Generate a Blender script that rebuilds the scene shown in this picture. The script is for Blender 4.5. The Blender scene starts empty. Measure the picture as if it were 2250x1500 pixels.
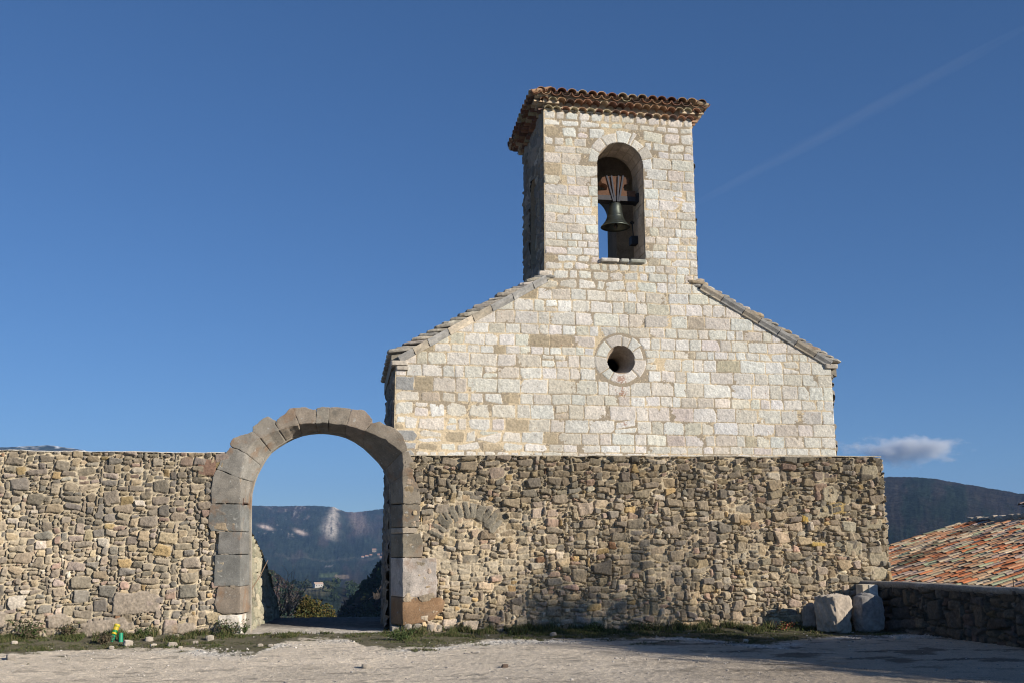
import bpy, math, random
import numpy as np
from mathutils import Vector
from mathutils.geometry import tessellate_polygon
R = math.radians
random.seed(7)
rng = np.random.default_rng(7)
scene = bpy.context.scene
C = scene.collection

# ------------------------------------------------------------------ camera
FOC, EYE = 2242.0, 1.6                      # focal length in photo pixels, eye height
PITCH, YAW = math.atan(455 / FOC), R(9.2)
cam_d = bpy.data.cameras.new('camera')
cam_d.sensor_width = 36
cam_d.lens = FOC / 2250 * 36
cam_d.clip_start, cam_d.clip_end = 0.1, 40000
cam = bpy.data.objects.new('camera', cam_d)
C.objects.link(cam)
cam.location = (0, 0, EYE)
cam.rotation_euler = (math.pi / 2 + PITCH, 0, -YAW)
scene.camera = cam

# ------------------------------------------------------------------ sky, sun, exposure
SUN = Vector((0.79, -1.0, 0.385)).normalized()      # towards the sun
world = bpy.data.worlds.new('World')
scene.world = world
world.use_nodes = True
wn, wl = world.node_tree.nodes, world.node_tree.links
wn.clear()
sky = wn.new('ShaderNodeTexSky')
sky.sky_type = 'NISHITA'
sky.sun_disc = False
sky.sun_elevation = math.asin(SUN.z)
sky.sun_rotation = math.atan2(SUN.x, SUN.y)
sky.altitude = 2000
sky.air_density, sky.dust_density, sky.ozone_density = 1.0, 0.1, 3.0
bg = wn.new('ShaderNodeBackground')
bg.inputs[1].default_value = 0.088
wo = wn.new('ShaderNodeOutputWorld')
hsv = wn.new('ShaderNodeHueSaturation')
hsv.inputs['Saturation'].default_value = 1.13
hsv.inputs['Value'].default_value = 0.95
gm = wn.new('ShaderNodeGamma')
gm.inputs[1].default_value = 0.79
wl.new(sky.outputs[0], gm.inputs[0])
wl.new(gm.outputs[0], hsv.inputs['Color'])
tn = wn.new('ShaderNodeMix')
tn.data_type = 'RGBA'; tn.blend_type = 'MULTIPLY'; tn.inputs[0].default_value = 1.0
tn.inputs[7].default_value = (0.80, 1.03, 1.36, 1)
wl.new(hsv.outputs[0], tn.inputs[6])
wl.new(tn.outputs[2], bg.inputs[0])
wl.new(bg.outputs[0], wo.inputs[0])
sun_d = bpy.data.lights.new('sun', 'SUN')
sun_d.energy = 4.8
sun_d.angle = R(0.53)
sun_d.color = (1.0, 0.925, 0.81)
sun = bpy.data.objects.new('sun', sun_d)
C.objects.link(sun)
sun.rotation_euler = SUN.to_track_quat('Z', 'Y').to_euler()
sun.location = (20, -20, 30)
scene.view_settings.view_transform = 'Standard'
scene.view_settings.look = 'None'
scene.view_settings.exposure = 0.25
scene.view_settings.gamma = 1.0
scene.cycles.use_denoising = True
scene.cycles.filter_width = 1.1
scene.cycles.max_bounces = 6
scene.cycles.diffuse_bounces = 3
scene.cycles.volume_bounces = 3
scene.cycles.transparent_max_bounces = 8

# ------------------------------------------------------------------ small maths
cp, sp, cy, sy = math.cos(PITCH), math.sin(PITCH), math.cos(YAW), math.sin(YAW)
FW = np.array([sy * cp, cy * cp, sp]); RT = np.array([cy, -sy, 0.0]); UP = np.cross(RT, FW)
EY = np.array([0, 0, EYE])
def ray(px, py): return FW * FOC + RT * (px - 1125) - UP * (py - 750)
def at(px, py, Y):                                   # survey: where a sight line meets the plane y = Y
    r = ray(px, py); return r * (Y / r[1]) + EY
def on(px, py, z=0.0):                               # ... and where it meets the ground
    r = ray(px, py); return r * ((z - EYE) / r[2]) + EY
WALL = 20.3                                          # front plane of the rubble walls
FRONT = 20.38                                        # front plane of the chapel

_tab = np.random.default_rng(99).random((256, 256)).astype(np.float64)
def vnoise(x, y):
    xi, yi = np.floor(x).astype(int), np.floor(y).astype(int)
    fx, fy = x - xi, y - yi
    fx, fy = fx * fx * (3 - 2 * fx), fy * fy * (3 - 2 * fy)
    a, b = _tab[xi % 256, yi % 256], _tab[(xi + 1) % 256, yi % 256]
    c, d = _tab[xi % 256, (yi + 1) % 256], _tab[(xi + 1) % 256, (yi + 1) % 256]
    return (a + (b - a) * fx) * (1 - fy) + (c + (d - c) * fx) * fy
def fbm(x, y, s=1.0, seed=0, octv=3, gain=0.5):      # roughly -1..1
    out, amp, tot = 0, 1.0, 0
    x = np.asarray(x, float) / s + seed * 17.31; y = np.asarray(y, float) / s + seed * 9.77
    for _ in range(octv):
        out = out + amp * (vnoise(x, y) * 2 - 1); tot += amp
        amp *= gain; x = x * 2.03 + 3.7; y = y * 2.03 + 1.3
    return out / tot
def sinoise(P, s, seed, n=7):
    r = np.random.default_rng(seed); out = 0
    for k in range(n):
        d = r.normal(size=3); d /= np.linalg.norm(d)
        out = out + np.sin(P @ d / s * (1.3 + 0.55 * k) + r.random() * 6.28) / (1 + 0.5 * k)
    return out / 2.4
def smooth(a, b, x):
    t = np.clip((x - a) / (b - a), 0, 1); return t * t * (3 - 2 * t)

# ------------------------------------------------------------------ mesh building
class MB:
    def __init__(s): s.v, s.f4, s.f3, s.c, s.n = [], [], [], [], 0
    def add(s, V, F4=None, F3=None, col=(1, 1, 1)):
        V = np.asarray(V, float).reshape(-1, 3)
        c = np.asarray(col, float)
        if c.ndim == 1: c = np.tile(c, (len(V), 1))
        s.v.append(V); s.c.append(c.reshape(-1, 3))
        if F4 is not None and len(F4): s.f4.append(np.asarray(F4, int).reshape(-1, 4) + s.n)
        if F3 is not None and len(F3): s.f3.append(np.asarray(F3, int).reshape(-1, 3) + s.n)
        s.n += len(V)
        return s
    def grid(s, P, col, keep=None):
        n, m = P.shape[:2]
        I = np.arange(n * m).reshape(n, m)
        F = np.stack([I[:-1, :-1], I[:-1, 1:], I[1:, 1:], I[1:, :-1]], -1)
        F = F[keep] if keep is not None else F.reshape(-1, 4)
        col = np.asarray(col, float)
        return s.add(P.reshape(-1, 3), F, None, col if col.ndim == 1 else col.reshape(-1, 3))
    def box(s, lo, hi, col=(1, 1, 1)):
        x0, y0, z0 = lo; x1, y1, z1 = hi
        V = [(x0, y0, z0), (x1, y0, z0), (x1, y1, z0), (x0, y1, z0), (x0, y0, z1), (x1, y0, z1), (x1, y1, z1), (x0, y1, z1)]
        return s.add(V, [(3, 2, 1, 0), (4, 5, 6, 7), (0, 1, 5, 4), (1, 2, 6, 5), (2, 3, 7, 6), (3, 0, 4, 7)], None, col)
    def tube(s, pts, rad, seg=8, col=(1, 1, 1), cap=True):
        pts = np.asarray(pts, float); n = len(pts)
        rad = np.broadcast_to(np.asarray(rad, float), (n,))
        T = np.gradient(pts, axis=0); T /= np.linalg.norm(T, axis=1)[:, None] + 1e-9
        a = np.array([0.31, 0.17, 0.93]) if abs(T[0][2]) < 0.9 else np.array([1.0, 0.1, 0])
        A = np.cross(T, a); A /= np.linalg.norm(A, axis=1)[:, None]; B = np.cross(T, A)
        th = np.linspace(0, 2 * np.pi, seg, endpoint=False)
        V = pts[:, None] + rad[:, None, None] * (A[:, None] * np.cos(th)[None, :, None] + B[:, None] * np.sin(th)[None, :, None])
        I = np.arange(n * seg).reshape(n, seg); J = np.roll(I, -1, 1)
        F = np.stack([I[:-1], J[:-1], J[1:], I[1:]], -1).reshape(-1, 4)
        V = V.reshape(-1, 3); F3 = []
        if cap:
            V = np.vstack([V, pts[0], pts[-1]]); k = n * seg
            F3 = [(k, J[0][i], I[0][i]) for i in range(seg)] + [(k + 1, I[-1][i], J[-1][i]) for i in range(seg)]
        return s.add(V, F, F3, col)
    def lathe(s, prof, c, seg=32, col=(1, 1, 1)):
        prof = np.asarray(prof, float); th = np.linspace(0, 2 * np.pi, seg, endpoint=False)
        V = np.stack([c[0] + prof[:, :1] * np.cos(th), c[1] + prof[:, :1] * np.sin(th), c[2] + prof[:, 1:] + 0 * th], -1)
        I = np.arange(len(prof) * seg).reshape(-1, seg); J = np.roll(I, -1, 1)
        return s.add(V.reshape(-1, 3), np.stack([I[:-1], J[:-1], J[1:], I[1:]], -1).reshape(-1, 4), None, col)
    def build(s, name, mat, parent=None, smoothed=False):
        V = np.vstack(s.v); c = np.vstack(s.c)
        F4 = np.vstack(s.f4) if s.f4 else np.zeros((0, 4), int); F3 = np.vstack(s.f3) if s.f3 else np.zeros((0, 3), int)
        me = bpy.data.meshes.new(name)
        me.vertices.add(len(V)); me.vertices.foreach_set('co', V.astype(np.float32).ravel())
        li = np.concatenate([F4.ravel(), F3.ravel()]).astype(np.int32)
        me.loops.add(len(li)); me.loops.foreach_set('vertex_index', li)
        st = np.concatenate([np.arange(len(F4)) * 4, len(F4) * 4 + np.arange(len(F3)) * 3]).astype(np.int32)
        me.polygons.add(len(st)); me.polygons.foreach_set('loop_start', st)
        me.polygons.foreach_set('use_smooth', np.full(len(st), smoothed, dtype=bool))
        a = me.color_attributes.new('Col', 'FLOAT_COLOR', 'POINT')
        a.data.foreach_set('color', np.hstack([c, np.ones((len(c), 1))]).astype(np.float32).ravel())
        me.update(calc_edges=True); me.validate()
        me.materials.append(mat)
        o = bpy.data.objects.new(name, me); C.objects.link(o)
        if parent is not None:
            o.parent = parent; o.matrix_parent_inverse = parent.matrix_world.inverted()
        return o
def empty(name, loc, label, cat, group=None):
    o = bpy.data.objects.new(name, None); C.objects.link(o)
    o.location = loc; o.empty_display_size = 0.3
    bpy.context.view_layer.update()
    return tag(o, label, cat, group)
def tag(o, label, cat, group=None):
    o['label'] = label; o['category'] = cat
    if group: o['group'] = group
    return o
def kind(o, k): o['kind'] = k; return o
def plate(mb, outer, holes, d0, d1, mapf, col):      # flat slab with holes: 2-D loops, d0 front, d1 back
    loops = [outer] + holes
    T = tessellate_polygon([[Vector((p[0], p[1], 0)) for p in l] for l in loops])
    P = np.array([p for l in loops for p in l], float)
    F = np.array(T, int); n = len(P)
    mb.add(mapf(P[:, 0], np.full(n, d0), P[:, 1]), None, F, col)
    mb.add(mapf(P[:, 0], np.full(n, d1), P[:, 1]), None, F[:, ::-1], col)
    for l in loops:
        l = np.array(l, float); m = len(l)
        V = np.vstack([mapf(l[:, 0], np.full(m, d0), l[:, 1]), mapf(l[:, 0], np.full(m, d1), l[:, 1])])
        i = np.arange(m); j = (i + 1) % m
        mb.add(V, np.stack([i, j, j + m, i + m], -1), None, col)
def resample(loop, step):
    out = []
    n = len(loop)
    for i in range(n):
        a, b = np.array(loop[i], float), np.array(loop[(i + 1) % n], float)
        k = max(1, int(np.linalg.norm(b - a) / step))
        for t in range(k): out.append(a + (b - a) * t / k)
    return np.array(out)
def block(mb, F, B, y0, y1, seed, col, rough=0.006, bev=0.02, step=0.03):
    """dressed stone: front loop F and back loop B (x, z) with the same corners, face at y0, back at y1"""
    n = len(F); f, b = [], []
    for i in range(n):
        p, q = np.array(F[i], float), np.array(F[(i + 1) % n], float)
        u, v = np.array(B[i], float), np.array(B[(i + 1) % n], float)
        k = max(1, int(np.linalg.norm(q - p) / step))
        for t in range(k):
            f.append(p + (q - p) * t / k); b.append(u + (v - u) * t / k)
    f, b = np.array(f), np.array(b); m = len(f)
    ctr = f.mean(0)
    jn = fbm(f[:, 0] * 3, f[:, 1] * 3, 0.35, seed, 3)[:, None] * rough * 1.6
    dirv = (f - ctr); dirv /= np.linalg.norm(dirv, axis=1)[:, None] + 1e-6
    f = f + dirv * jn
    rings = [np.column_stack([b[:, 0], np.full(m, y1), b[:, 1]]),
             np.column_stack([f[:, 0] * 0.5 + b[:, 0] * 0.5, np.full(m, (y0 + y1) / 2), f[:, 1] * 0.5 + b[:, 1] * 0.5]),
             np.column_stack([f[:, 0], np.full(m, y0 + bev), f[:, 1]])]
    size = np.linalg.norm(f - ctr, axis=1).mean()
    for k, ins in enumerate((bev * 0.35, bev, 0.25 * size, 0.5 * size, 0.8 * size)):
        g = f - dirv * np.minimum(ins * (np.linalg.norm(f - ctr, axis=1) / size), np.linalg.norm(f - ctr, axis=1) * 0.95)[:, None] if k > 1 else f - dirv * ins
        yy = y0 + (bev * 0.35 if k == 0 else 0) + fbm(g[:, 0], g[:, 1], 0.25, seed + 5, 2) * rough * 0.6
        rings.append(np.column_stack([g[:, 0], yy, g[:, 1]]))
    V = np.vstack(rings + [np.array([[ctr[0], y0, ctr[1]]])])
    I = np.arange(len(rings) * m).reshape(-1, m); J = np.roll(I, -1, 1)
    Q = np.stack([I[:-1], J[:-1], J[1:], I[1:]], -1).reshape(-1, 4)
    cc = np.asarray(col) * (1 + 0.16 * fbm(V[:, 0], V[:, 2], 0.3, seed + 9, 3))[:, None]
    mb.add(V, Q, [(I[-1][i], J[-1][i], len(V) - 1) for i in range(m)], cc)
def cube_sphere(n=7):
    t = np.linspace(-1, 1, n); a, b = np.meshgrid(t, t, indexing='ij'); o = np.ones_like(a); V = []
    for f in ((a, b, o), (b, a, -o), (o, a, b), (-o, b, a), (b, o, a), (a, -o, b)): V.append(np.stack(f, -1).reshape(-1, 3))
    V = np.vstack(V); F = []
    I = np.arange(n * n).reshape(n, n)
    for k in range(6): F.append(np.stack([I[:-1, :-1], I[1:, :-1], I[1:, 1:], I[:-1, 1:]], -1).reshape(-1, 4) + k * n * n)
    F = np.vstack(F)
    key = np.round(V * 1000).astype(int); _, first, inv = np.unique(key, axis=0, return_index=True, return_inverse=True)
    return V[first], inv.ravel()[F]
CS_V, CS_F = cube_sphere(9)
CS_V3, CS_F3 = cube_sphere(4)
CS_V2, CS_F2 = cube_sphere(25)
def rock(mb, c, size, seed, col, box=0.45, amp=0.12, low=False, rotz=None, fine=False):
    Vc, F = (CS_V3, CS_F3) if low else (CS_V2, CS_F2) if fine else (CS_V, CS_F)
    S = Vc / np.linalg.norm(Vc, axis=1)[:, None]
    V = S * (1 - box) + Vc * box * 0.8
    V = V * (1 + amp * sinoise(V, 0.55, seed)[:, None] + amp * 0.35 * sinoise(V, 0.17, seed + 1)[:, None])
    if fine: V = V * (1 + 0.05 * sinoise(V, 0.07, seed + 2)[:, None] - 0.10 * np.maximum(sinoise(V, 0.30, seed + 4), 0.25)[:, None])
    V = V * np.asarray(size) / 2
    a = random.random() * 6.28 if rotz is None else rotz
    ca, sa = math.cos(a), math.sin(a)
    V = np.column_stack([V[:, 0] * ca - V[:, 1] * sa, V[:, 0] * sa + V[:, 1] * ca, V[:, 2]]) + np.asarray(c)
    mb.add(V, F, None, np.asarray(col) * (1 + 0.15 * sinoise(V, 0.1, seed + 3))[:, None])
def tile(mb, p, u, v, n, r0, r1, L, col, up=True, seg=7, th=0.013):
    """one half-round clay tile: p = middle of the lower end, u along it, v across, n up"""
    p, u, v, n = map(np.asarray, (p, u, v, n))
    a = np.linspace(0, np.pi, seg + 1); sg = 1 if up else -1
    V = []
    for (q, r) in ((p, r0), (p + u * L, r1)):
        for rr in (r, r - th):
            V.append(q + rr * (np.cos(a)[:, None] * v + sg * np.sin(a)[:, None] * n * 0.82))
    V = np.vstack(V); k = seg + 1; i = np.arange(seg)
    o0, i0, o1, i1 = i, i + k, i + 2 * k, i + 3 * k
    F = np.vstack([np.stack([o0, o0 + 1, o1 + 1, o1], -1), np.stack([i0 + 1, i0, i1, i1 + 1], -1),
                   np.stack([o0 + 1, o0, i0, i0 + 1], -1), np.stack([o1, o1 + 1, i1 + 1, i1], -1),
                   [[0, 2 * k, 3 * k, k]], [[seg, k + seg, 3 * k + seg, 2 * k + seg]]])
    mb.add(V, F, None, np.asarray(col) * (1 + 0.12 * sinoise(V, 0.12, int(abs(p[0] * 91 + p[1] * 37)) % 9999))[:, None])
def leaves(mb, P, size, col, flat=0.0, seed=0):
    r = np.random.default_rng(seed); n = len(P)
    A = r.normal(size=(n, 3)); A[:, 2] *= 1 - flat; A /= np.linalg.norm(A, axis=1)[:, None]
    B = np.cross(A, r.normal(size=(n, 3))); B /= np.linalg.norm(B, axis=1)[:, None]
    s = (np.asarray(size) * (0.6 + 0.8 * r.random(n)))[:, None]
    V = np.stack([P - A * s, P - B * s * 0.45, P + A * s, P + B * s * 0.45], 1).reshape(-1, 3)
    I = np.arange(n * 4).reshape(n, 4)
    c = np.asarray(col); c = np.tile(c, (n, 1)) if c.ndim == 1 else c
    c = c * (0.7 + 0.6 * r.random(n))[:, None]
    mb.add(V, I, None, np.repeat(c, 4, axis=0))

# ------------------------------------------------------------------ materials
def nodes(name):
    m = bpy.data.materials.new(name); m.use_nodes = True
    t = m.node_tree; b = t.nodes['Principled BSDF']
    return m, t.nodes, t.links, b
def mat(name, rough=0.9, spec=0.25, speck=0.25, scale=30, bump=0.3, bscale=60, bdist=0.01, stain=None, metal=0.0, tint=None, patch=0.2, pscale=2.5):
    """stone-like surface: the mesh's own colour, broken up by speckle, patches and (optional) rust or lichen stains"""
    m, N, L, b = nodes(name)
    at_ = N.new('ShaderNodeAttribute'); at_.attribute_name = 'Col'
    co = N.new('ShaderNodeTexCoord')
    def noise(sc, det=4, rg=0.6):
        x = N.new('ShaderNodeTexNoise'); x.inputs['Scale'].default_value = sc
        x.inputs['Detail'].default_value = det; x.inputs['Roughness'].default_value = rg
        L.new(co.outputs['Object'], x.inputs['Vector']); return x
    def ramp(src, lo, hi, a, c):
        r = N.new('ShaderNodeMapRange'); r.inputs[1].default_value = lo; r.inputs[2].default_value = hi
        r.inputs[3].default_value = a; r.inputs[4].default_value = c; L.new(src, r.inputs[0]); return r.outputs[0]
    def mul(a, f):
        x = N.new('ShaderNodeMix'); x.data_type = 'RGBA'; x.blend_type = 'MULTIPLY'; x.inputs[0].default_value = 1
        L.new(a, x.inputs[6]); L.new(f, x.inputs[7]); return x.outputs[2]
    c = at_.outputs['Color']
    if tint:
        tn = N.new('ShaderNodeRGB'); tn.outputs[0].default_value = (*tint, 1); c = mul(c, tn.outputs[0])
    n1 = noise(scale, 5, 0.65); c = mul(c, ramp(n1.outputs[0], 0.3, 0.7, 1 - speck, 1 + speck))
    n2 = noise(pscale, 4, 0.6); c = mul(c, ramp(n2.outputs[0], 0.3, 0.7, 1 - patch, 1 + patch))
    for (col, sc, lo, hi, amt) in (stain or []):
        ns = noise(sc, 5, 0.6); x = N.new('ShaderNodeMix'); x.data_type = 'RGBA'
        L.new(ramp(ns.outputs[0], lo, hi, 0, amt), x.inputs[0]); L.new(c, x.inputs[6]); x.inputs[7].default_value = (*col, 1)
        c = x.outputs[2]
    L.new(c, b.inputs['Base Color'])
    b.inputs['Roughness'].default_value = rough; b.inputs['Specular IOR Level'].default_value = spec
    b.inputs['Metallic'].default_value = metal
    if rough > 0.85: b.inputs['Diffuse Roughness'].default_value = 1.0
    if bump:
        nb = noise(bscale, 6, 0.7); bp = N.new('ShaderNodeBump'); bp.inputs['Strength'].default_value = bump
        bp.inputs['Distance'].default_value = bdist; L.new(nb.outputs[0], bp.inputs['Height']); L.new(bp.outputs[0], b.inputs['Normal'])
    return m
M_RUB = mat('rubble_stone', speck=0.34, scale=22, bump=0.9, bscale=30, bdist=0.028, patch=0.14, pscale=0.9,
            stain=[((0.34, 0.20, 0.08), 3.1, 0.62, 0.74, 0.35), ((0.52, 0.50, 0.45), 17, 0.70, 0.76, 0.7)])
M_ASH = mat('white_ashlar', speck=0.18, scale=28, bump=0.9, bscale=36, bdist=0.020, patch=0.10, pscale=0.7,
            stain=[((0.50, 0.43, 0.32), 1.7, 0.62, 0.80, 0.16)])
M_GATE = mat('gate_limestone', speck=0.24, scale=42, bump=0.85, bscale=45, bdist=0.016, patch=0.25, pscale=3.5,
             stain=[((0.25, 0.135, 0.065), 2.6, 0.54, 0.68, 0.6), ((0.46, 0.45, 0.42), 11, 0.64, 0.71, 0.75), ((0.10, 0.098, 0.09), 6, 0.58, 0.70, 0.5), ((0.40, 0.36, 0.30), 1.6, 0.58, 0.72, 0.45)])
M_REV = mat('reveal_stone', speck=0.2, scale=22, bump=0.5, bscale=30, bdist=0.02, patch=0.25, pscale=3)
M_SLAB = mat('roof_slab_stone', speck=0.3, scale=20, bump=0.5, bscale=40, bdist=0.01, patch=0.2, pscale=4,
             stain=[((0.42, 0.27, 0.10), 6, 0.62, 0.72, 0.5), ((0.5, 0.5, 0.44), 24, 0.66, 0.72, 0.6)])
M_TILE = mat('clay_tile', rough=0.85, speck=0.2, scale=25, bump=0.3, bscale=60, bdist=0.004, patch=0.15, pscale=7,
             stain=[((0.27, 0.27, 0.14), 9, 0.60, 0.72, 0.5), ((0.07, 0.055, 0.045), 5, 0.64, 0.76, 0.5)])
M_GRAV = mat('gravel_ground', speck=0.3, scale=45, bump=1.0, bscale=55, bdist=0.05, patch=0.12, pscale=0.6,
             stain=[((0.20, 0.165, 0.125), 3.5, 0.60, 0.78, 0.55)])
M_ROCK = mat('pale_rock', speck=0.22, scale=18, bump=0.5, bscale=30, bdist=0.015, patch=0.2, pscale=4)
M_LEAF = mat('leaf', rough=0.75, speck=0.1, scale=8, bump=0, patch=0.1)
M_GRASS = mat('grass_blade', rough=0.8, speck=0.05, scale=8, bump=0, patch=0.25, pscale=1.5)
M_BARK = mat('bark', speck=0.2, scale=20, bump=0.4, bscale=30)
M_WOOD = mat('old_wood', speck=0.25, scale=14, bump=0.3, bscale=30, bdist=0.005)
M_IRON = mat('dark_iron', rough=0.6, spec=0.4, speck=0.2, scale=30, bump=0.1, metal=0.3)
M_BRONZE = mat('green_bronze', rough=0.42, spec=0.5, speck=0.2, scale=16, bump=0.15, bscale=40, bdist=0.004, metal=0.75, patch=0.3, pscale=5)
M_PLAS = mat('plastic', rough=0.5, spec=0.4, speck=0.08, scale=30, bump=0.05)
M_HILL = mat('far_hillside', rough=1.0, spec=0.0, speck=0.35, scale=0.05, bump=0.8, bscale=0.06, bdist=14, patch=0.2, pscale=0.004)
M_WOODS = mat('woodland_leaf', rough=0.9, spec=0.05, speck=0.2, scale=0.4, bump=0, patch=0.25, pscale=0.03)
M_HOUSE = mat('far_render', rough=0.9, speck=0.06, scale=2, bump=0)

# ------------------------------------------------------------------ masonry as relief
class Relief:
    """a wall face: stones with real relief standing out of recessed mortar, u across, v up, h outwards"""
    def __init__(s, u0, u1, v0, v1, res, seed, warp=0.02, wscale=0.3, mortar=(0.5, 0.4, 0.28), mdepth=0.03, mvar=0.6):
        s.u = np.arange(u0, u1 + res * 0.5, res); s.v = np.arange(v0, v1 + res * 0.5, res); s.res = res; s.seed = seed
        s.U, s.V = np.meshgrid(s.u, s.v)
        s.wu = s.U + warp * fbm(s.U, s.V, wscale, seed + 1, 3); s.wv = s.V + warp * fbm(s.U, s.V, wscale, seed + 2, 3)
        s.n1 = fbm(s.U, s.V, 0.07, seed + 3, 3, 0.6); s.n2 = fbm(s.U, s.V, 0.025, seed + 4, 2)
        mv = fbm(s.U, s.V, 0.5, seed + 5, 3)
        s.h = -mdepth * (1 - mvar * smooth(-0.25, 0.5, mv)) + 0.004 * s.n1 + 0.003 * s.n2
        s.c = np.asarray(mortar) * (1 + 0.10 * s.n1 + 0.08 * s.n2 + 0.10 * mv)[..., None]
        s.r = np.random.default_rng(seed)
    def stone(s, cu, cv, w, h, col, rot=0.0, jit=0.08, cuts=2, edge=0.03, proud=0.03, bulge=0.01, tilt=0.05, rough=0.008, gap=0.012):
        r, m = s.r, 0.05
        R_ = math.hypot(w, h) / 2 + m
        i0, i1 = np.searchsorted(s.u, [cu - R_, cu + R_]); j0, j1 = np.searchsorted(s.v, [cv - R_, cv + R_])
        if i1 <= i0 or j1 <= j0: return
        sl = (slice(j0, j1), slice(i0, i1))
        du, dv = s.wu[sl] - cu, s.wv[sl] - cv
        ca, sa = math.cos(rot), math.sin(rot)
        x, y = du * ca + dv * sa, -du * sa + dv * ca
        a, b = w / 2 - gap / 2, h / 2 - gap / 2
        E = []
        for ang, c_ in ((0, a), (math.pi / 2, b), (math.pi, a), (-math.pi / 2, b)):
            an = ang + r.normal() * jit; E.append((math.cos(an), math.sin(an), c_))
        for _ in range(r.poisson(cuts)):
            k = r.integers(4); sx, sy_ = ((1, 1), (-1, 1), (-1, -1), (1, -1))[k]
            t = r.uniform(0.35, 1.2); nx, ny = sx * math.cos(t), sy_ * math.sin(t)
            E.append((nx, ny, (abs(nx) * a + abs(ny) * b) * r.uniform(0.78, 0.93)))
        d = np.full(x.shape, -9.0)
        kk = 0.012
        for nx, ny, c_ in E:
            e = nx * x + ny * y - c_
            hh = np.maximum(kk - np.abs(d - e), 0) / kk
            d = np.maximum(d, e) + hh * hh * kk * 0.25
        d = d + 0.007 * s.n1[sl]
        ed = min(edge, 0.45 * min(a, b))
        t = np.clip(-d / ed, 0, 1); prof = np.sqrt(1 - (1 - t) ** 2)
        bl = bulge * (1 - np.clip((x / a) ** 2, 0, 1)) * (1 - np.clip((y / b) ** 2, 0, 1))
        ti = r.normal() * tilt * x + r.normal() * tilt * y
        hh = -0.03 + (0.03 + proud) * prof + (bl + np.clip(ti, -0.02, 0.02)) * prof + rough * (s.n1[sl] + 0.45 * s.n2[sl]) * prof
        k = (d < 0) & (hh > s.h[sl])
        s.h[sl][k] = hh[k]
        v = 1 + 0.13 * s.n1[sl] + 0.08 * s.n2[sl]
        s.c[sl][k] = (np.asarray(col) * v[..., None])[k]
    def mesh(s, mb, mapf, vtop=None, keep=None, base=None):
        V = s.V if vtop is None else np.minimum(s.V, vtop(s.U))
        h = s.h
        mb.grid(mapf(s.U, h, V), np.clip(s.c, 0.005, 0.95), keep)
        return V
RUBBLE_COL = [((0.27, 0.235, 0.19), 32), ((0.33, 0.28, 0.215), 28), ((0.225, 0.205, 0.18), 18), ((0.37, 0.305, 0.215), 14),
              ((0.40, 0.30, 0.165), 2.5), ((0.33, 0.245, 0.20), 5), ((0.46, 0.42, 0.36), 5), ((0.28, 0.17, 0.11), 0.7), ((0.35, 0.295, 0.255), 8)]
def pick(r, pal, var=0.14):
    w = np.array([p[1] for p in pal], float); c = np.array(pal[r.choice(len(pal), p=w / w.sum())][0])
    return c * (1 + var * r.normal()) * (1 + 0.012 * r.normal(size=3))
def rubble(rel, cell=0.0415, big=0.05, skip=None, tone=None, scale=1.0, proud=(0.012, 0.06), pal=RUBBLE_COL, wmax=8, hmax=5, **kw):
    """pack stones of many sizes in rough courses"""
    r = rel.r
    u0, u1, v0, v1 = rel.u[0], rel.u[-1], rel.v[0], rel.v[-1]
    nu, nv = int((u1 - u0) / cell) + 2, int((v1 - v0) / cell) + 2
    occ = np.zeros((nv, nu), bool)
    def put(i, j, w, h):
        occ[j:j + h, i:i + w] = True
        cu, cv = u0 + (i + w / 2) * cell, v0 + (j + h / 2) * cell
        if skip is not None and skip(cu, cv): return
        col = pick(r, pal)
        if tone is not None: col = col * tone(cu, cv)
        sz = math.sqrt(w * h)
        rel.stone(cu + r.normal() * 0.006, cv + r.normal() * 0.006, w * cell, h * cell, col, rot=r.normal() * 0.075,
                  jit=0.13, cuts=2.0, edge=0.009 + 0.0018 * sz, proud=r.uniform(*proud) + 0.003 * sz, bulge=0.0022 * sz, tilt=0.20, rough=0.017,
                  gap=0.010 + 0.014 * r.random())
    for _ in range(int(nu * nv * big / 20)):
        w, h = int(r.integers(4, wmax + 2)), int(r.integers(3, hmax + 2))
        i, j = int(r.integers(0, nu)), int(r.integers(0, nv))
        if i + w <= nu and j + h <= nv and not occ[j:j + h, i:i + w].any(): put(i, j, w, h)
    for j in range(nv):
        i = 0
        while i < nu:
            if occ[j, i]: i += 1; continue
            h = int(r.choice([1, 2, 3, 4, 5], p=[0.24, 0.38, 0.24, 0.10, 0.04])); h = min(h, hmax, nv - j)
            w = int(np.clip(round(h * r.uniform(0.9, 2.6) + r.integers(0, 2)), 1, wmax))
            k = 0
            while i + k < nu and k < w and not occ[j, i + k]: k += 1
            w = k
            while h > 1 and occ[j:j + h, i:i + w].any(): h -= 1
            put(i, j, w, h); i += w
mapY = lambda Y: (lambda u, h, v: np.stack([u, Y - h, v], -1))                    # face looking towards -y
mapXm = lambda X: (lambda u, h, v: np.stack([X - h, u, v], -1))                   # face looking towards -x
mapXp = lambda X: (lambda u, h, v: np.stack([X + h, u, v], -1))                   # face looking towards +x

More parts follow.
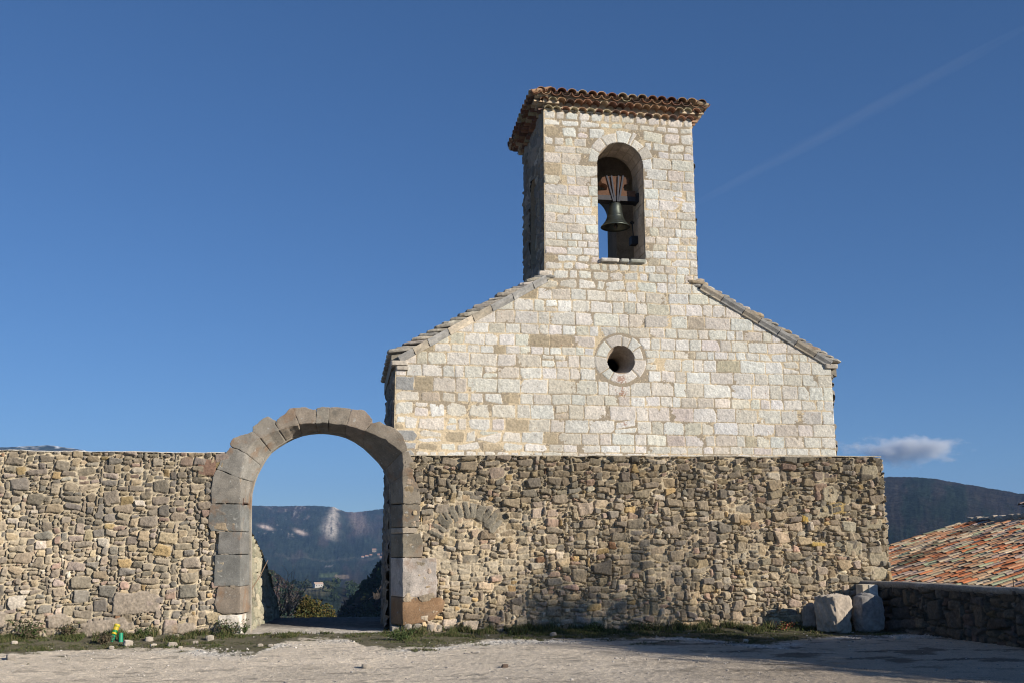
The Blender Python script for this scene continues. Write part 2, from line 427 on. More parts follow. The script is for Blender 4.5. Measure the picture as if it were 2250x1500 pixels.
# ------------------------------------------------------------------ ground
edge_px = [(-250, 1450), (0, 1438), (130, 1431), (240, 1423), (400, 1424), (480, 1432), (560, 1434), (620, 1412), (700, 1405), (765, 1407), (800, 1422), (860, 1428),
           (940, 1424), (1000, 1412), (1100, 1406), (1250, 1404), (1400, 1403), (1500, 1401), (1600, 1413), (1700, 1422), (1780, 1406), (1850, 1399), (1960, 1396)]
EDGE = np.array([on(*p)[:2] for p in edge_px])
def grass_edge(x): return np.interp(x, EDGE[:, 0], EDGE[:, 1])
def ground_z(x, y):
    z = 0.018 * fbm(x, y, 1.6, 31, 3) + 0.03 * fbm(x, y, 7.0, 32, 2)
    z = z + 0.05 * smooth(19.2, 20.2, y) * (1 - smooth(20.4, 21.0, y))
    return z
def grass_mask(x, y):
    d = (y - grass_edge(x)) + 0.5 * fbm(x, y, 0.6, 33, 3) + 0.3 * fbm(x, y, 0.11, 48, 2)
    m = smooth(-0.05, 0.25, d) * (y < 20.28)
    tuft = smooth(0.36, 0.5, fbm(x, y, 0.55, 34, 3)) * smooth(-1.5, -0.4, d)
    gate = (x > -1.95) & (x < 1.0) & (y > 20.05)
    return np.where(gate, 0, np.clip(m + 0.75 * tuft, 0, 1))
def ground_part(mb, x0, x1, y0, y1, res, fine):
    x, y = np.meshgrid(np.arange(x0, x1 + res / 2, res), np.arange(y0, y1 + res / 2, res))
    z = ground_z(x, y)
    g = grass_mask(x, y)
    band = np.exp(-((y - grass_edge(x) + 0.25) / 0.45) ** 2) * smooth(-0.3, 0.3, fbm(x, y, 0.9, 35, 3))
    if fine:
        peb = np.maximum(fbm(x, y, 0.05, 36, 2), -0.1)
        z = z + 0.020 * peb * (0.7 + 1.0 * band) + 0.005 * fbm(x, y, 0.12, 37, 2) + 0.012 * g * fbm(x, y, 0.09, 38, 2)
    base = np.array([0.75, 0.655, 0.53]) * (1 + 0.14 * fbm(x, y, 0.06, 39, 2) + 0.10 * fbm(x, y, 1.2, 40, 3) + 0.12 * fbm(x, y / 0.22, 2.6, 45, 3) - 0.35 * smooth(0.30, 0.5, fbm(x, y / 0.5, 0.35, 49, 3)))[..., None]
    peb_c = np.array([0.70, 0.67, 0.62]) * (1 + 0.40 * fbm(x, y, 0.06, 41, 2))[..., None]
    dirt = smooth(2.5, 6.5, x + 1.5 * fbm(x, y, 2.0, 81, 3)) * 0.6
    base = base + (np.array([0.40, 0.315, 0.225]) * (1 + 0.2 * fbm(x, y, 0.1, 82, 3))[..., None] - base) * dirt[..., None]
    soil = np.array([0.115, 0.105, 0.06]) * (1 + 0.35 * fbm(x, y, 0.15, 42, 3))[..., None]
    c = base + (peb_c - base) * (0.85 * band)[..., None]
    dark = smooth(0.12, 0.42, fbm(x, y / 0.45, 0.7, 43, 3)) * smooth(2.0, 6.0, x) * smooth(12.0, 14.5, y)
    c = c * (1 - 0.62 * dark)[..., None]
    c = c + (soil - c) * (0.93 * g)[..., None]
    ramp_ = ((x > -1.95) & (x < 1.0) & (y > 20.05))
    c = np.where(ramp_[..., None], (np.array([0.62, 0.56, 0.48]) + (np.array([0.20, 0.18, 0.155]) - np.array([0.62, 0.56, 0.48])) * smooth(21.2, 22.6, y + 0.5 * x)[..., None]) * (1 + 0.35 * fbm(x, y, 0.07, 44, 2))[..., None], c)  # path darkens behind the gate: the wall's shade is painted into the gravel
    z = np.where(y > 25.2, z - 0.10 * (y - 25.2) ** 2, z)
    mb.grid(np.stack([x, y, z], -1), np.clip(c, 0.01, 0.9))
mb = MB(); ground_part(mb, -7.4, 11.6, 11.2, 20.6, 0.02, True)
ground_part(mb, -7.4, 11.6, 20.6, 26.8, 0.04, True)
ground_part(mb, -60.4, -7.4, -60.8, 26.8, 0.8, False); ground_part(mb, -7.4, 11.6, -60.8, 11.2, 0.8, False)
ground_part(mb, 11.6, 60.4, -60.8, 11.2, 0.8, False)
kind(mb.build('ground', M_GRAV, None, True), 'structure')

# ------------------------------------------------------------------ hills
def hill_z(x, y):
    r = np.hypot(x, y); az = np.degrees(np.arctan2(x, y))
    z = np.interp(r, [20, 27, 32, 45, 80, 150, 300, 600, 1000, 1800, 3000, 4200, 6000, 9500],
                  [-4, -3.5, -4, -5.5, -18, -36, -56, -70, -74, -74, -80, -40, 60, 120])
    z = z + 68 * np.exp(-((az - 5.6) / 6.2) ** 2) * np.exp(-((r - 430) / 150) ** 2)
    z = z + 60 * np.exp(-((az + 5.5) / 3.8) ** 2) * np.exp(-((r - 1000) / 260) ** 2)
    z = z + 24 * np.exp(-((az + 1.0) / 2.5) ** 2) * np.exp(-((r - 1500) / 260) ** 2)
    # ridge beyond the valley, with its notch
    cr = np.interp(az, [-40, -22, -17, -15.2, -13.5, -11, -8, -5.5, -3.6, -2.4, -1.7, -0.6, -0.35, 0.1, 0.6, 1.1, 1.7, 3.2, 8, 20, 40],
                   [400, 470, 522, 540, 520, 420, 300, 241, 236, 240, 241, 234, 222, 207, 205, 212, 222, 240, 250, 200, 260])
    up = smooth(3700, 6000, r) ** 0.8
    ridge = (cr + 60) * up - 60
    ridge = ridge - 26 * np.abs(fbm(x, y, 520, 51, 4)) * up * (1 - smooth(5500, 6000, r))
    lowhill = 55 * np.exp(-((r - 4300) / 500) ** 2) * (0.6 + 0.5 * fbm(az, r / 900, 1.6, 52, 2))
    z = np.where(r > 3700, np.maximum(z * (1 - up), 0) * 0 + ridge + lowhill * (1 - up), z)
    # dark hill on the right
    ch = np.interp(az, [14, 20, 25, 28.6, 29.6, 30.6, 31.8, 33.5, 35.4, 40, 50], [-60, 110, 170, 182, 183, 181, 174, 155, 136, 150, 120])
    w = smooth(13, 20, az)
    zr = np.interp(r, [20, 32, 60, 200, 500, 900], [-4, -8, -16, -40, -56, -60])
    zr = np.where(r > 1000, -60 + (ch + 60) * smooth(1000, 2900, r) ** 0.9 - 16 * np.abs(fbm(x, y, 500, 53, 3)) * smooth(1200, 1800, r) * (1 - smooth(2500, 2900, r)), zr)
    z = z * (1 - w) + zr * w
    return z + fbm(x, y, 60, 54, 3) * np.interp(r, [0, 60, 300, 2000, 6000], [0, 0.5, 2, 3, 3]) + fbm(az * 8, r / 200, 1.0, 55, 2) * np.interp(r, [0, 1500, 6000], [0, 0.8, 2.5])
azs = np.radians(np.concatenate([np.arange(-62, -18, 0.8), np.arange(-18, -6.5, 0.16), np.arange(-6.5, 4.5, 0.035), np.arange(4.5, 26.5, 0.3), np.arange(26.5, 37.5, 0.06), np.arange(37.5, 63, 0.8)]))
rs = np.concatenate([np.geomspace(26.2, 700, 60, endpoint=False), np.geomspace(700, 3000, 110, endpoint=False), np.geomspace(3000, 6400, 120, endpoint=False), np.geomspace(6400, 9400, 12)])
rr_, aa_ = np.meshgrid(rs, azs, indexing='ij')
hx, hy = rr_ * np.sin(aa_), rr_ * np.cos(aa_)
hz = hill_z(hx, hy)
az_ = np.degrees(aa_)
fo = fbm(az_ * 9, hz / 9, 1.0, 61, 4, 0.6); fo2 = fbm(az_ * 4, hz / 16, 1.0, 62, 4, 0.6)
hc = np.array([0.024, 0.034, 0.024]) * (1 + 0.6 * fo + 0.4 * fo2)[..., None]
br = smooth(0.0, 0.5, fbm(az_ * 1.4, hz / 45, 1.0, 63, 4) + 0.35 * smooth(40, 150, hz) * (az_ > 15))[..., None]
hc = hc + (np.array([0.062, 0.046, 0.042]) * (1 + 0.3 * fo)[..., None] - hc) * br * 0.6
def paint(mask, col, amt=1.0):
    global hc
    hc = hc + (np.asarray(col) * (1 + 0.2 * fo2)[..., None] - hc) * (np.clip(mask, 0, 1) * amt)[..., None]
# rock faces, screes and quarries of the far ridge
far = smooth(4200, 4500, rr_)
wig = 0.16 * fbm(az_ * 3, np.log(rr_) * 30, 1.0, 64, 3)
tt = smooth(4600, 6000, rr_)
spur = np.exp(-((az_ + 0.72 - 0.25 * tt + wig) / (0.36 - 0.22 * tt)) ** 2) * smooth(4300, 4600, rr_) * (1 - smooth(5980, 6050, rr_))
paint(spur * smooth(-1.0, 0.0, fbm(az_ * 9, np.log(rr_) * 60, 1, 65, 3)), (0.46, 0.41, 0.35), 0.95)
scree = np.exp(-((az_ - 0.55 + 0.35 * (1 - tt) * -1 + wig) / 0.42) ** 2) * smooth(4300, 5000, rr_) * (1 - smooth(5900, 6050, rr_))
paint(scree, (0.24, 0.18, 0.15), 0.75)
for a0, wd in ((-2.52, 0.05), (-2.25, 0.045)):
    paint(np.exp(-((az_ - a0 - 0.32 * (tt - 1) + wig * 0.6) / wd) ** 2) * smooth(5000, 5300, rr_) * (1 - smooth(5950, 6050, rr_)) * smooth(-0.3, 0.2, fbm(az_ * 9, np.log(rr_) * 80, 1, 66, 2)), (0.30, 0.27, 0.25), 0.8)
paint(smooth(0.35, 0.6, fbm(az_ * 5, np.log(rr_) * 55, 1, 67, 3)) * far * smooth(-1.5, -2.3, az_), (0.26, 0.23, 0.21), 0.6)
for a0, r0, da, dr in ((-4.15, 4720, 0.3, 70), (-2.3, 4560, 0.28, 60)):
    paint(np.exp(-((az_ - a0) / da) ** 2 - ((rr_ - r0 + 200 * (az_ - a0)) / dr) ** 2) * 1.6, (0.50, 0.40, 0.33))
# fields on the valley floor
def sight(px, py):
    d = ray(px, py); d = d / math.hypot(d[0], d[1]); t = np.geomspace(30, 8000, 6000); P = d[None] * t[:, None] + EY
    k = np.nonzero(P[:, 2] <= hill_z(P[:, 0], P[:, 1]))[0]
    return (math.degrees(math.atan2(d[0], d[1])), t[k[0]] if len(k) else 8000.0)
def field(px0, px1, py0, py1, col, amt=0.9):
    (a0, r1), (a1, r0) = sight(px0, py0), sight(px1, py1)
    w = 0.12 * fbm(az_ * 3, np.log(rr_) * 25, 1.0, 69, 3)
    u_, v_ = (az_ + w - (a0 + a1) / 2) / max(0.05, (a1 - a0) / 2), (np.log(rr_) + 0.2 * w - (math.log(r0) + math.log(r1)) / 2) / max(0.004, (math.log(r1) - math.log(r0)) / 2)
    paint(smooth(1.25, 0.8, np.abs(u_)) * smooth(1.25, 0.8, np.abs(v_)), col, amt)
field(704, 742, 1258, 1267, (0.10, 0.13, 0.06), 0.75); field(736, 766, 1261, 1271, (0.22, 0.17, 0.12), 0.75); field(640, 722, 1291, 1300, (0.20, 0.18, 0.115), 0.75)
field(600, 860, 1222, 1227, (0.085, 0.085, 0.065), 0.5); field(716, 730, 1240, 1243, (0.25, 0.24, 0.22), 0.5)
paint(np.exp(-((az_ + 4.3) / 1.6) ** 2 - ((rr_ - 950) / 160) ** 2) * smooth(-0.4, 0.4, fo2 + 0.3), (0.12, 0.085, 0.065), 0.7)
paint(np.exp(-((az_ + 0.4) / 3.0) ** 4 - ((rr_ - 2500) / 120) ** 4) * smooth(0.0, 0.3, fbm(hx, hy, 150, 68, 2)), (0.28, 0.27, 0.22), 0.6)
paint(smooth(5000, 5500, rr_) * smooth(-11, -13, az_) * smooth(500, 560, hz + 60 * fo2), (0.85, 0.87, 0.9), 0.9)
mb = MB(); mb.grid(np.stack([hx, hy, hz], -1), np.clip(hc, 0.008, 0.9))
kind(mb.build('hills', M_HILL, None, True), 'structure')

def on_hill(px, py):                                    # first terrain point along a sight line
    d = ray(px, py); d = d / math.hypot(d[0], d[1])
    t = np.geomspace(30, 8000, 6000); P = d[None] * t[:, None] + EY
    k = np.nonzero(P[:, 2] <= hill_z(P[:, 0], P[:, 1]))[0]
    return P[k[0]] if len(k) else None

# near woods below the terrace and on the knoll: nobody could count them
mb = MB(); r = np.random.default_rng(5)
def grove(n, a0, a1, r0, r1, s0, s1, cols, nl=70):
    rr = np.sqrt(r.uniform(r0 ** 2, r1 ** 2, n)); a = np.radians(r.uniform(a0, a1, n))
    X, Y = rr * np.sin(a), rr * np.cos(a); Z = hill_z(X, Y)
    for k in range(n):
        azk, rk = math.degrees(math.atan2(X[k], Y[k])), math.hypot(X[k], Y[k])
        if rk > 550 and (abs(azk + 1.35) < 1.0 or -1.6 < azk < 0.25) and r.random() < 0.9: continue
        s = r.uniform(s0, s1); nn = nl
        d = r.normal(size=(nn, 3)); d /= np.linalg.norm(d, axis=1)[:, None]
        d *= (0.55 + 0.45 * r.random(nn))[:, None] * np.array([1, 1, 1.05]) * s
        d *= (1 + 0.3 * sinoise(d, s * 0.6, k))[:, None]
        col = np.array(cols[r.integers(len(cols))]) * r.uniform(0.75, 1.25)
        leaves(mb, d + [X[k], Y[k], Z[k] + s * 0.75], s * 0.42, col, 0, k)
GREEN = [(0.030, 0.048, 0.022), (0.038, 0.052, 0.024), (0.048, 0.055, 0.028), (0.028, 0.042, 0.022)]
BARE = [(0.095, 0.075, 0.058), (0.085, 0.06, 0.05), (0.06, 0.055, 0.04)]
grove(1300, -1.6, 7.5, 230, 540, 2.0, 4.4, GREEN * 4 + BARE, 90)
grove(320, -6.0, 1.5, 500, 800, 2.5, 4.5, GREEN + BARE)
grove(900, -6.5, -1.8, 760, 1200, 2.2, 4.5, GREEN + BARE * 2, 40)
grove(260, -5.8, 3.0, 1260, 1700, 5, 9, GREEN, 40)
grove(900, -14, 9.0, 60, 220, 1.0, 2.2, GREEN * 2 + BARE, 60)
kind(mb.build('woodland', M_WOODS), 'stuff')

# far houses
HOUSE_N = 0
def far_house(px, py, w, d, h, wallc, roofc, label, group, rz=0.0):
    wallc = np.array(wallc) * (0.42 if group else 0.8)
    p = on_hill(px, py)
    if p is None: return
    t = empty('farmhouse' if group is None else 'village_house', tuple(p), label, 'house', group)
    ca, sa = math.cos(rz), math.sin(rz)
    def T(V): V = np.asarray(V, float); return np.column_stack([p[0] + V[:, 0] * ca - V[:, 1] * sa, p[1] + V[:, 0] * sa + V[:, 1] * ca, p[2] - 1.0 + V[:, 2]])
    x, y, z = w / 2, d / 2, h + 1.0; rg = z + 0.28 * d
    m = MB()
    V = T([(-x, -y, 0), (x, -y, 0), (x, y, 0), (-x, y, 0), (-x, -y, z), (x, -y, z), (x, y, z), (-x, y, z), (-x, 0, rg), (x, 0, rg)])
    m.add(V, [(0, 1, 5, 4), (1, 2, 6, 5), (2, 3, 7, 6), (3, 0, 4, 7)], [(4, 7, 8), (6, 5, 9)], wallc)
    m.build('wall', M_HOUSE, t)
    m = MB(); e = 0.4
    V = T([(-x - e, -y - e, z - 0.1), (x + e, -y - e, z - 0.1), (x + e, 0, rg + 0.15), (-x - e, 0, rg + 0.15), (x + e, y + e, z - 0.1), (-x - e, y + e, z - 0.1)])
    m.add(V, [(0, 1, 2, 3), (3, 2, 4, 5)], None, roofc); m.build('roof', M_HOUSE, t)
    for wx in np.linspace(-x * 0.6, x * 0.6, 3):
        V = T([(wx - 0.5, -y - 0.05, z * 0.5), (wx + 0.5, -y - 0.05, z * 0.5), (wx + 0.5, -y - 0.05, z * 0.78), (wx - 0.5, -y - 0.05, z * 0.78)])
        m = MB(); m.add(V, [(0, 1, 2, 3)], None, (0.05, 0.05, 0.06)); m.build('window', M_HOUSE, t)
    return t
far_house(699, 1289, 12, 8, 4.5, (0.72, 0.68, 0.62), (0.45, 0.33, 0.26), 'white farmhouse by a field in the valley seen through the stone gate', None, 0.35)
VH = [(822, 1212, 16, 11, (0.75, 0.62, 0.48), 'tallest cream house of the far village seen through the gate'),
      (806, 1222, 11, 3.5, (0.62, 0.60, 0.58), 'grey white low house left of the tall one in the far village'),
      (797, 1224, 10, 3.5, (0.7, 0.7, 0.7), 'long white house at the left edge of the far village'),
      (815, 1220, 9, 4, (0.5, 0.4, 0.34), 'brown house just below the tall one in the far village'),
      (832, 1219, 10, 4, (0.55, 0.42, 0.36), 'pinkish house right of the tall one in the far village'),
      (842, 1217, 11, 4, (0.6, 0.5, 0.42), 'tan house in the middle right of the far village'),
      (851, 1224, 14, 4.5, (0.82, 0.78, 0.72), 'bright white house beside the right gate jamb in the far village'),
      (837, 1225, 9, 3.5, (0.58, 0.5, 0.46), 'dull house in the lower row of the far village'),
      (852, 1217, 10, 5, (0.6, 0.44, 0.36), 'orange house beside the right gate jamb in the far village')]
for px, py, w, h, wc, lab in VH:
    far_house(px, py, w, 9, h, wc, (0.38, 0.2, 0.13), lab, 'houses of the far village', 0.2 * random.uniform(-1, 1))

# ------------------------------------------------------------------ left rubble wall
topL = lambda u: 3.40 + 0.034 * fbm(u, u * 0 + 3, 0.45, 71, 3)
rel = Relief(-11.6, -1.98, -0.12, 3.46, 0.0125, 11, warp=0.035, wscale=0.35, mortar=(0.52, 0.445, 0.325), mdepth=0.034, mvar=1.1)
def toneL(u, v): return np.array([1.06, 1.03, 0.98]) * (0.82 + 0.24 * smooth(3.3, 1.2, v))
# big stones low down, near the grass
for cu, cv, w, h in ((-4.25, 0.13, 0.85, 0.42), (-2.95, 0.16, 0.62, 0.22), (-3.75, 0.62, 0.86, 0.44), (-6.15, 0.35, 0.36, 0.30), (-5.1, 0.30, 0.36, 0.28), (-6.9, 0.2, 0.5, 0.3)):
    rel.stone(cu, cv, w, h, np.array([0.37, 0.31, 0.245]), jit=0.08, cuts=3, edge=0.05, proud=0.07, bulge=0.02, rough=0.016)
rel.stone(-2.62, 3.13, 0.36, 0.33, (0.23, 0.145, 0.105), jit=0.05, cuts=1, edge=0.03, proud=0.06)
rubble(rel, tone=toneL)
mb = MB(); rel.mesh(mb, mapY(WALL), topL)
u = rel.u; t_ = topL(u)
P = np.stack([np.stack([u, np.full_like(u, WALL - 0.02 + dy), t_ + dz], -1) for dy, dz in ((0, 0), (0.05, 0.02), (0.3, 0.03), (0.56, 0.02), (0.62, -0.02), (0.62, -3.4))])
mb.grid(P, np.array([0.55, 0.51, 0.44]))
mb.box((-1.99, WALL - 0.02, -0.1), (-1.975, WALL + 0.6, 3.40), (0.4, 0.35, 0.28))
wall_l = mb.build('rubble_wall', M_RUB, None, True)
tag(wall_l, 'long rubble stone wall joining the arched gateway on its left', 'wall')

# ------------------------------------------------------------------ right rubble wall, under the chapel
rel = Relief(1.14, 11.26, -0.12, 3.50, 0.0125, 12, warp=0.04, wscale=0.35, mortar=(0.51, 0.43, 0.305), mdepth=0.040, mvar=1.1)
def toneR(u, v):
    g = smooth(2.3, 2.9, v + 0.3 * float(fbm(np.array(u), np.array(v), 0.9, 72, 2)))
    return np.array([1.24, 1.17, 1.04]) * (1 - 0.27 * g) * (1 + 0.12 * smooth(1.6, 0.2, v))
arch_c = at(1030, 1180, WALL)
for cu, cv, w, h in ((9.9, 2.35, 0.42, 0.24), (11.02, 1.42, 0.42, 0.30), (11.0, 1.1, 0.45, 0.28), (10.95, 3.2, 0.38, 0.34), (11.0, 2.1, 0.4, 0.22), (10.5, 1.62, 0.4, 0.3), (10.05, 2.72, 0.4, 0.36)):
    rel.stone(cu, cv, w, h, np.array([0.44, 0.375, 0.26]), jit=0.05, cuts=1.5, edge=0.035, proud=0.055, bulge=0.015)
rel.stone(9.45, 2.2, 0.16, 0.17, (0.52, 0.36, 0.10), proud=0.05); rel.stone(10.2, 2.42, 0.42, 0.25, (0.50, 0.37, 0.16), proud=0.055)
rel.stone(9.75, 1.68, 0.38, 0.10, (0.48, 0.34, 0.12), proud=0.05)
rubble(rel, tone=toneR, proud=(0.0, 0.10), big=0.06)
# dug-out hollows and mortar smears
hole = smooth(0.46, 0.60, fbm(rel.U, rel.V, 0.42, 73, 2)) * smooth(2.5, 1.6, rel.V)
rel.h -= 0.06 * hole
smear = smooth(0.12, 0.45, fbm(rel.U, rel.V, 0.6, 74, 3)) * (np.exp(-((rel.U - arch_c[0]) / 0.9) ** 2 - ((rel.V - 1.55) / 0.55) ** 2) * 1.4 + 0.62 * smooth(0.7, 1.6, rel.V) * smooth(2.6, 1.8, rel.V))
smear = np.clip(smear, 0, 1)
fan = np.hypot(rel.U - arch_c[0], (rel.V - arch_c[2] + 0.25) * 0.9); fan = (np.abs(fan - 0.71) < 0.26) & (rel.V > arch_c[2])
rel.h[fan] = np.minimum(rel.h[fan], -0.012 + 0.3 * rel.h[fan])
mort = np.array([0.49, 0.42, 0.31]) * (1 + 0.12 * rel.n1)[..., None]
rel.c += (mort - rel.c) * (smear * 0.85)[..., None]
rel.h += (0.012 + 0.010 * rel.n1 - rel.h) * smear * 0.6
for k, ang in enumerate(np.radians([158, 146, 135, 125, 115, 104, 93, 82, 71, 60, 49, 38])):     # blocked relieving arch
    q = (arch_c[0] + 0.70 * math.cos(ang), arch_c[2] - 0.25 + 0.78 * math.sin(ang))
    rel.stone(q[0], q[1], random.uniform(0.30, 0.44), random.uniform(0.10, 0.18), np.array([0.27, 0.24, 0.185]) * random.uniform(0.7, 1.25), rot=ang + random.uniform(-0.12, 0.12), jit=0.10, cuts=1.4, edge=0.014, proud=random.uniform(0.025, 0.055), tilt=0.15, rough=0.016, gap=0.022)
topR = lambda u: 3.405 + 0.012 * (u - 1.14) * 0.9 + 0.022 * fbm(u, u * 0 + 8, 0.4, 75, 3)
mb = MB(); rel.mesh(mb, mapY(WALL), topR)
u = rel.u; t_ = topR(u)
P = np.stack([np.stack([u, np.full_like(u, WALL - 0.03 + dy), t_ + dz], -1) for dy, dz in ((0, 0), (0.03, 0.025), (0.25, 0.03), (0.56, 0.02), (0.6, -0.02), (0.6, -3.4))])
mb.grid(P, np.array([0.42, 0.37, 0.29]))
rel = Relief(WALL - 0.03, WALL + 0.60, -0.12, 3.49, 0.025, 13, mortar=(0.46, 0.37, 0.245)); rubble(rel); rel.mesh(mb, mapXp(11.255))
wall_r = mb.build('rubble_wall', M_RUB, None, True)
tag(wall_r, 'rubble stone wall running under the white chapel front right of the gateway', 'wall')

# ------------------------------------------------------------------ arched gateway
gate = empty('stone_gateway', (-0.4, WALL, 0), 'round arched gateway of big grey and rust stained dressed stones', 'gateway')
YF, YM, YB = WALL - 0.085, WALL + 0.50, WALL + 0.78
def F2(px, py): p = at(px, py, YF); return (p[0], p[2])
def B2(px, py): p = at(px, py, YM); return (p[0], p[2])
ZL = lambda x, y: (440 + x / 6, 870 + y / 6)
ZR = lambda x, y: (690 + x / 6, 880 + y / 6)
# joints: outer point, inner point on the front edge, inner point on the rear edge
J = [(ZL(150, 1410), (528, 1105.5), (549.5, 1106)), (ZL(215, 960), (528, 1049), (557, 1058)), (ZL(395, 655), (540, 993), (573, 1022)), (ZL(690, 460), (573, 961), (594, 991)),
     (ZL(985, 365), (613, 944), (628, 968)), (ZL(1225, 150), (657, 933), (663, 953)), (ZL(1525, 165), (695, 928.5), (699, 948)), (ZR(205, 80), (722, 928.5), (723, 949)),
     (ZR(490, 100), (761, 933), (760, 957)), (ZR(760, 290), (802, 945), (799, 980)), (ZR(1240, 650), (884, 993), (846, 1031)), (ZR(1300, 965), (884.5, 1046), (857, 1061)), (ZR(1405, 1360), (884.5, 1106), (858.5, 1106))]
OUT = [[ZL(140, 1240), ZL(160, 1060)], [ZL(265, 830), ZL(340, 735)], [ZL(382, 620), ZL(440, 545), ZL(560, 500)], [ZL(690, 400), ZL(760, 335), ZL(890, 258), ZL(960, 300), ZL(1000, 312)],
       [ZL(1010, 300), ZL(1100, 240), ZL(1180, 155)], [ZL(1310, 140), ZL(1400, 138), ZL(1500, 172)], [ZR(22, 100), ZR(40, 82), ZR(130, 68)], [ZR(340, 85)],
       [ZR(660, 125), ZR(740, 190), ZR(785, 240)], [ZR(860, 270), ZR(1000, 330), ZR(1090, 372), ZR(1150, 425), ZR(1190, 520)], [ZR(1310, 780), ZR(1315, 870)], [ZR(1370, 1100), ZR(1400, 1210)]]
FARC = [[], [], [(556, 975)], [(593, 951)], [(635, 937)], [], [], [], [(782, 938.5)], [(826, 955), (856, 972)], [], []]
BARC = [[(551, 1082)], [(564, 1039)], [(583, 1005)], [(610, 979)], [(645, 959.5)], [(681, 949.5)], [(711, 948)], [(742, 952)], [(780, 967)], [(813, 993), (832, 1012)], [(852, 1046)], [(858, 1082)]]
GC = [(0.215, 0.205, 0.19), (0.22, 0.215, 0.205), (0.215, 0.205, 0.19), (0.24, 0.225, 0.205), (0.25, 0.22, 0.19), (0.255, 0.225, 0.195), (0.255, 0.24, 0.215), (0.25, 0.225, 0.195), (0.25, 0.215, 0.185), (0.235, 0.21, 0.18), (0.235, 0.21, 0.18), (0.23, 0.205, 0.17)]
for k in range(12):
    a, b = J[k], J[k + 1]
    fi = FARC[k]; bi = BARC[k]
    nmid = max(len(fi), len(bi))
    def mids(l, p, q): 
        if len(l) == nmid: return l
        return [((p[0] * (nmid - i) + q[0] * (i + 1)) / (nmid + 1), (p[1] * (nmid - i) + q[1] * (i + 1)) / (nmid + 1)) for i in range(nmid)]
    fi, bi = mids(fi, a[1], b[1]), mids(bi, a[2], b[2])
    outer = [a[0]] + OUT[k] + [b[0]]
    Fl = [F2(*p) for p in outer] + [F2(*p) for p in [b[1]] + fi[::-1] + [a[1]]]
    Bl = [F2(*p) for p in outer] + [B2(*p) for p in [b[2]] + bi[::-1] + [a[2]]]
    c_ = np.mean(Fl, axis=0); sh = lambda l: [tuple(np.array(p) + (c_ - np.array(p)) * (0.004 / max(0.05, np.linalg.norm(c_ - np.array(p))))) for p in l]
    m = MB(); block(m, sh(Fl), sh(Bl), YF + random.uniform(-0.006, 0.006), YM, 100 + k, GC[k] * np.array((1.18, 1.13, 1.05)) * random.uniform(0.92, 1.1), rough=0.018, bev=0.012)
    m.build('voussoir', M_GATE, gate, True)
def jamb(outer, yt, yb, inner, seed, col, side, lab=None, bot=None, rough=0.008, dy=0.0):
    """outer: px list top to bottom on the wall side; inner edge px front / rear"""
    fi, bi = inner
    loopF = [(fi, yt)] + outer + (bot or []) + [(fi, yb)]
    loopB = [(bi, yt)] + outer + (bot or []) + [(bi, yb)]
    Fl = [F2(*p) for p in loopF]
    Bl = [F2(*p) if 0 < i < len(loopB) - 1 else B2(*p) for i, p in enumerate(loopB)]
    Bl[0] = (Bl[0][0], Fl[0][1]); Bl[-1] = (Bl[-1][0], Fl[-1][1])
    m = MB(); block(m, Fl, Bl, YF + dy + random.uniform(-0.008, 0.008), YM, seed, np.array(col) * ((0.98, 0.96, 0.91) if side else (0.80, 0.82, 0.81)), rough=rough, bev=0.012)
    o = m.build('jamb_block', M_GATE, gate, True)
    if lab: o['label'] = lab
LI = (528, 548)
jamb([(462, 1106.6), (457.5, 1140), (457, 1156), (463, 1165.6)], 1106.6, 1165.6, LI, 120, (0.215, 0.208, 0.195), 0)
jamb([(481.5, 1167), (478.5, 1195), (478.5, 1216.3)], 1167, 1216.3, LI, 121, (0.225, 0.21, 0.195), 0)
jamb([(472, 1217.8), (471, 1250), (469.5, 1286)], 1217.8, 1286, LI, 122, (0.225, 0.215, 0.20), 0)
jamb([(479, 1287.4), (476, 1300), (471, 1325), (477, 1343)], 1287.4, 1346.5, LI, 123, (0.31, 0.25, 0.20), 0, bot=[(490, 1347.5), (512, 1347)])
jamb([(480, 1350.5), (477, 1375), (477, 1402)], 1350.5, 1402, (526, 541), 124, (0.76, 0.68, 0.60), 0, 'pale whitewashed lowest block')
RI = (884.5, 859)
jamb([(919, 1107), (924, 1112), (921, 1140), (921, 1156.6)], 1107, 1156.6, RI, 125, (0.245, 0.215, 0.175), 1)
jamb([(912, 1158.2), (917.5, 1161), (917, 1168), (911, 1170.7)], 1158.2, 1170.7, RI, 126, (0.44, 0.38, 0.31), 1, 'thin pale block')
jamb([(922, 1172), (928, 1185), (929.5, 1205), (927, 1223.3)], 1172, 1223.3, RI, 127, (0.25, 0.22, 0.175), 1)
jamb([(959.5, 1224.8), (959.5, 1260), (961, 1280), (959, 1310.5)], 1224.8, 1310.5, RI, 128, (0.50, 0.455, 0.425), 1, 'big square pale granite block', rough=0.012, dy=-0.012)
jamb([(970, 1311.8), (977, 1322), (973, 1340), (960, 1350), (953, 1360)], 1311.8, 1373, RI, 129, (0.31, 0.20, 0.12), 1, 'rusty orange block', bot=[(925, 1367), (905, 1370)], dy=-0.01)
m = MB(); q0, q1 = at(884.5, 1374, WALL), at(859, 1374, YM)                      # lowest bit of the right jamb
block(m, [(q1[0], 0.14), (1.5, 0.14), (1.5, -0.1), (q1[0], -0.1)], [(q1[0], 0.14), (1.5, 0.14), (1.5, -0.1), (q1[0], -0.1)], WALL + 0.03, YB, 133, (0.4, 0.36, 0.3)); m.build('jamb_block', M_GATE, gate)
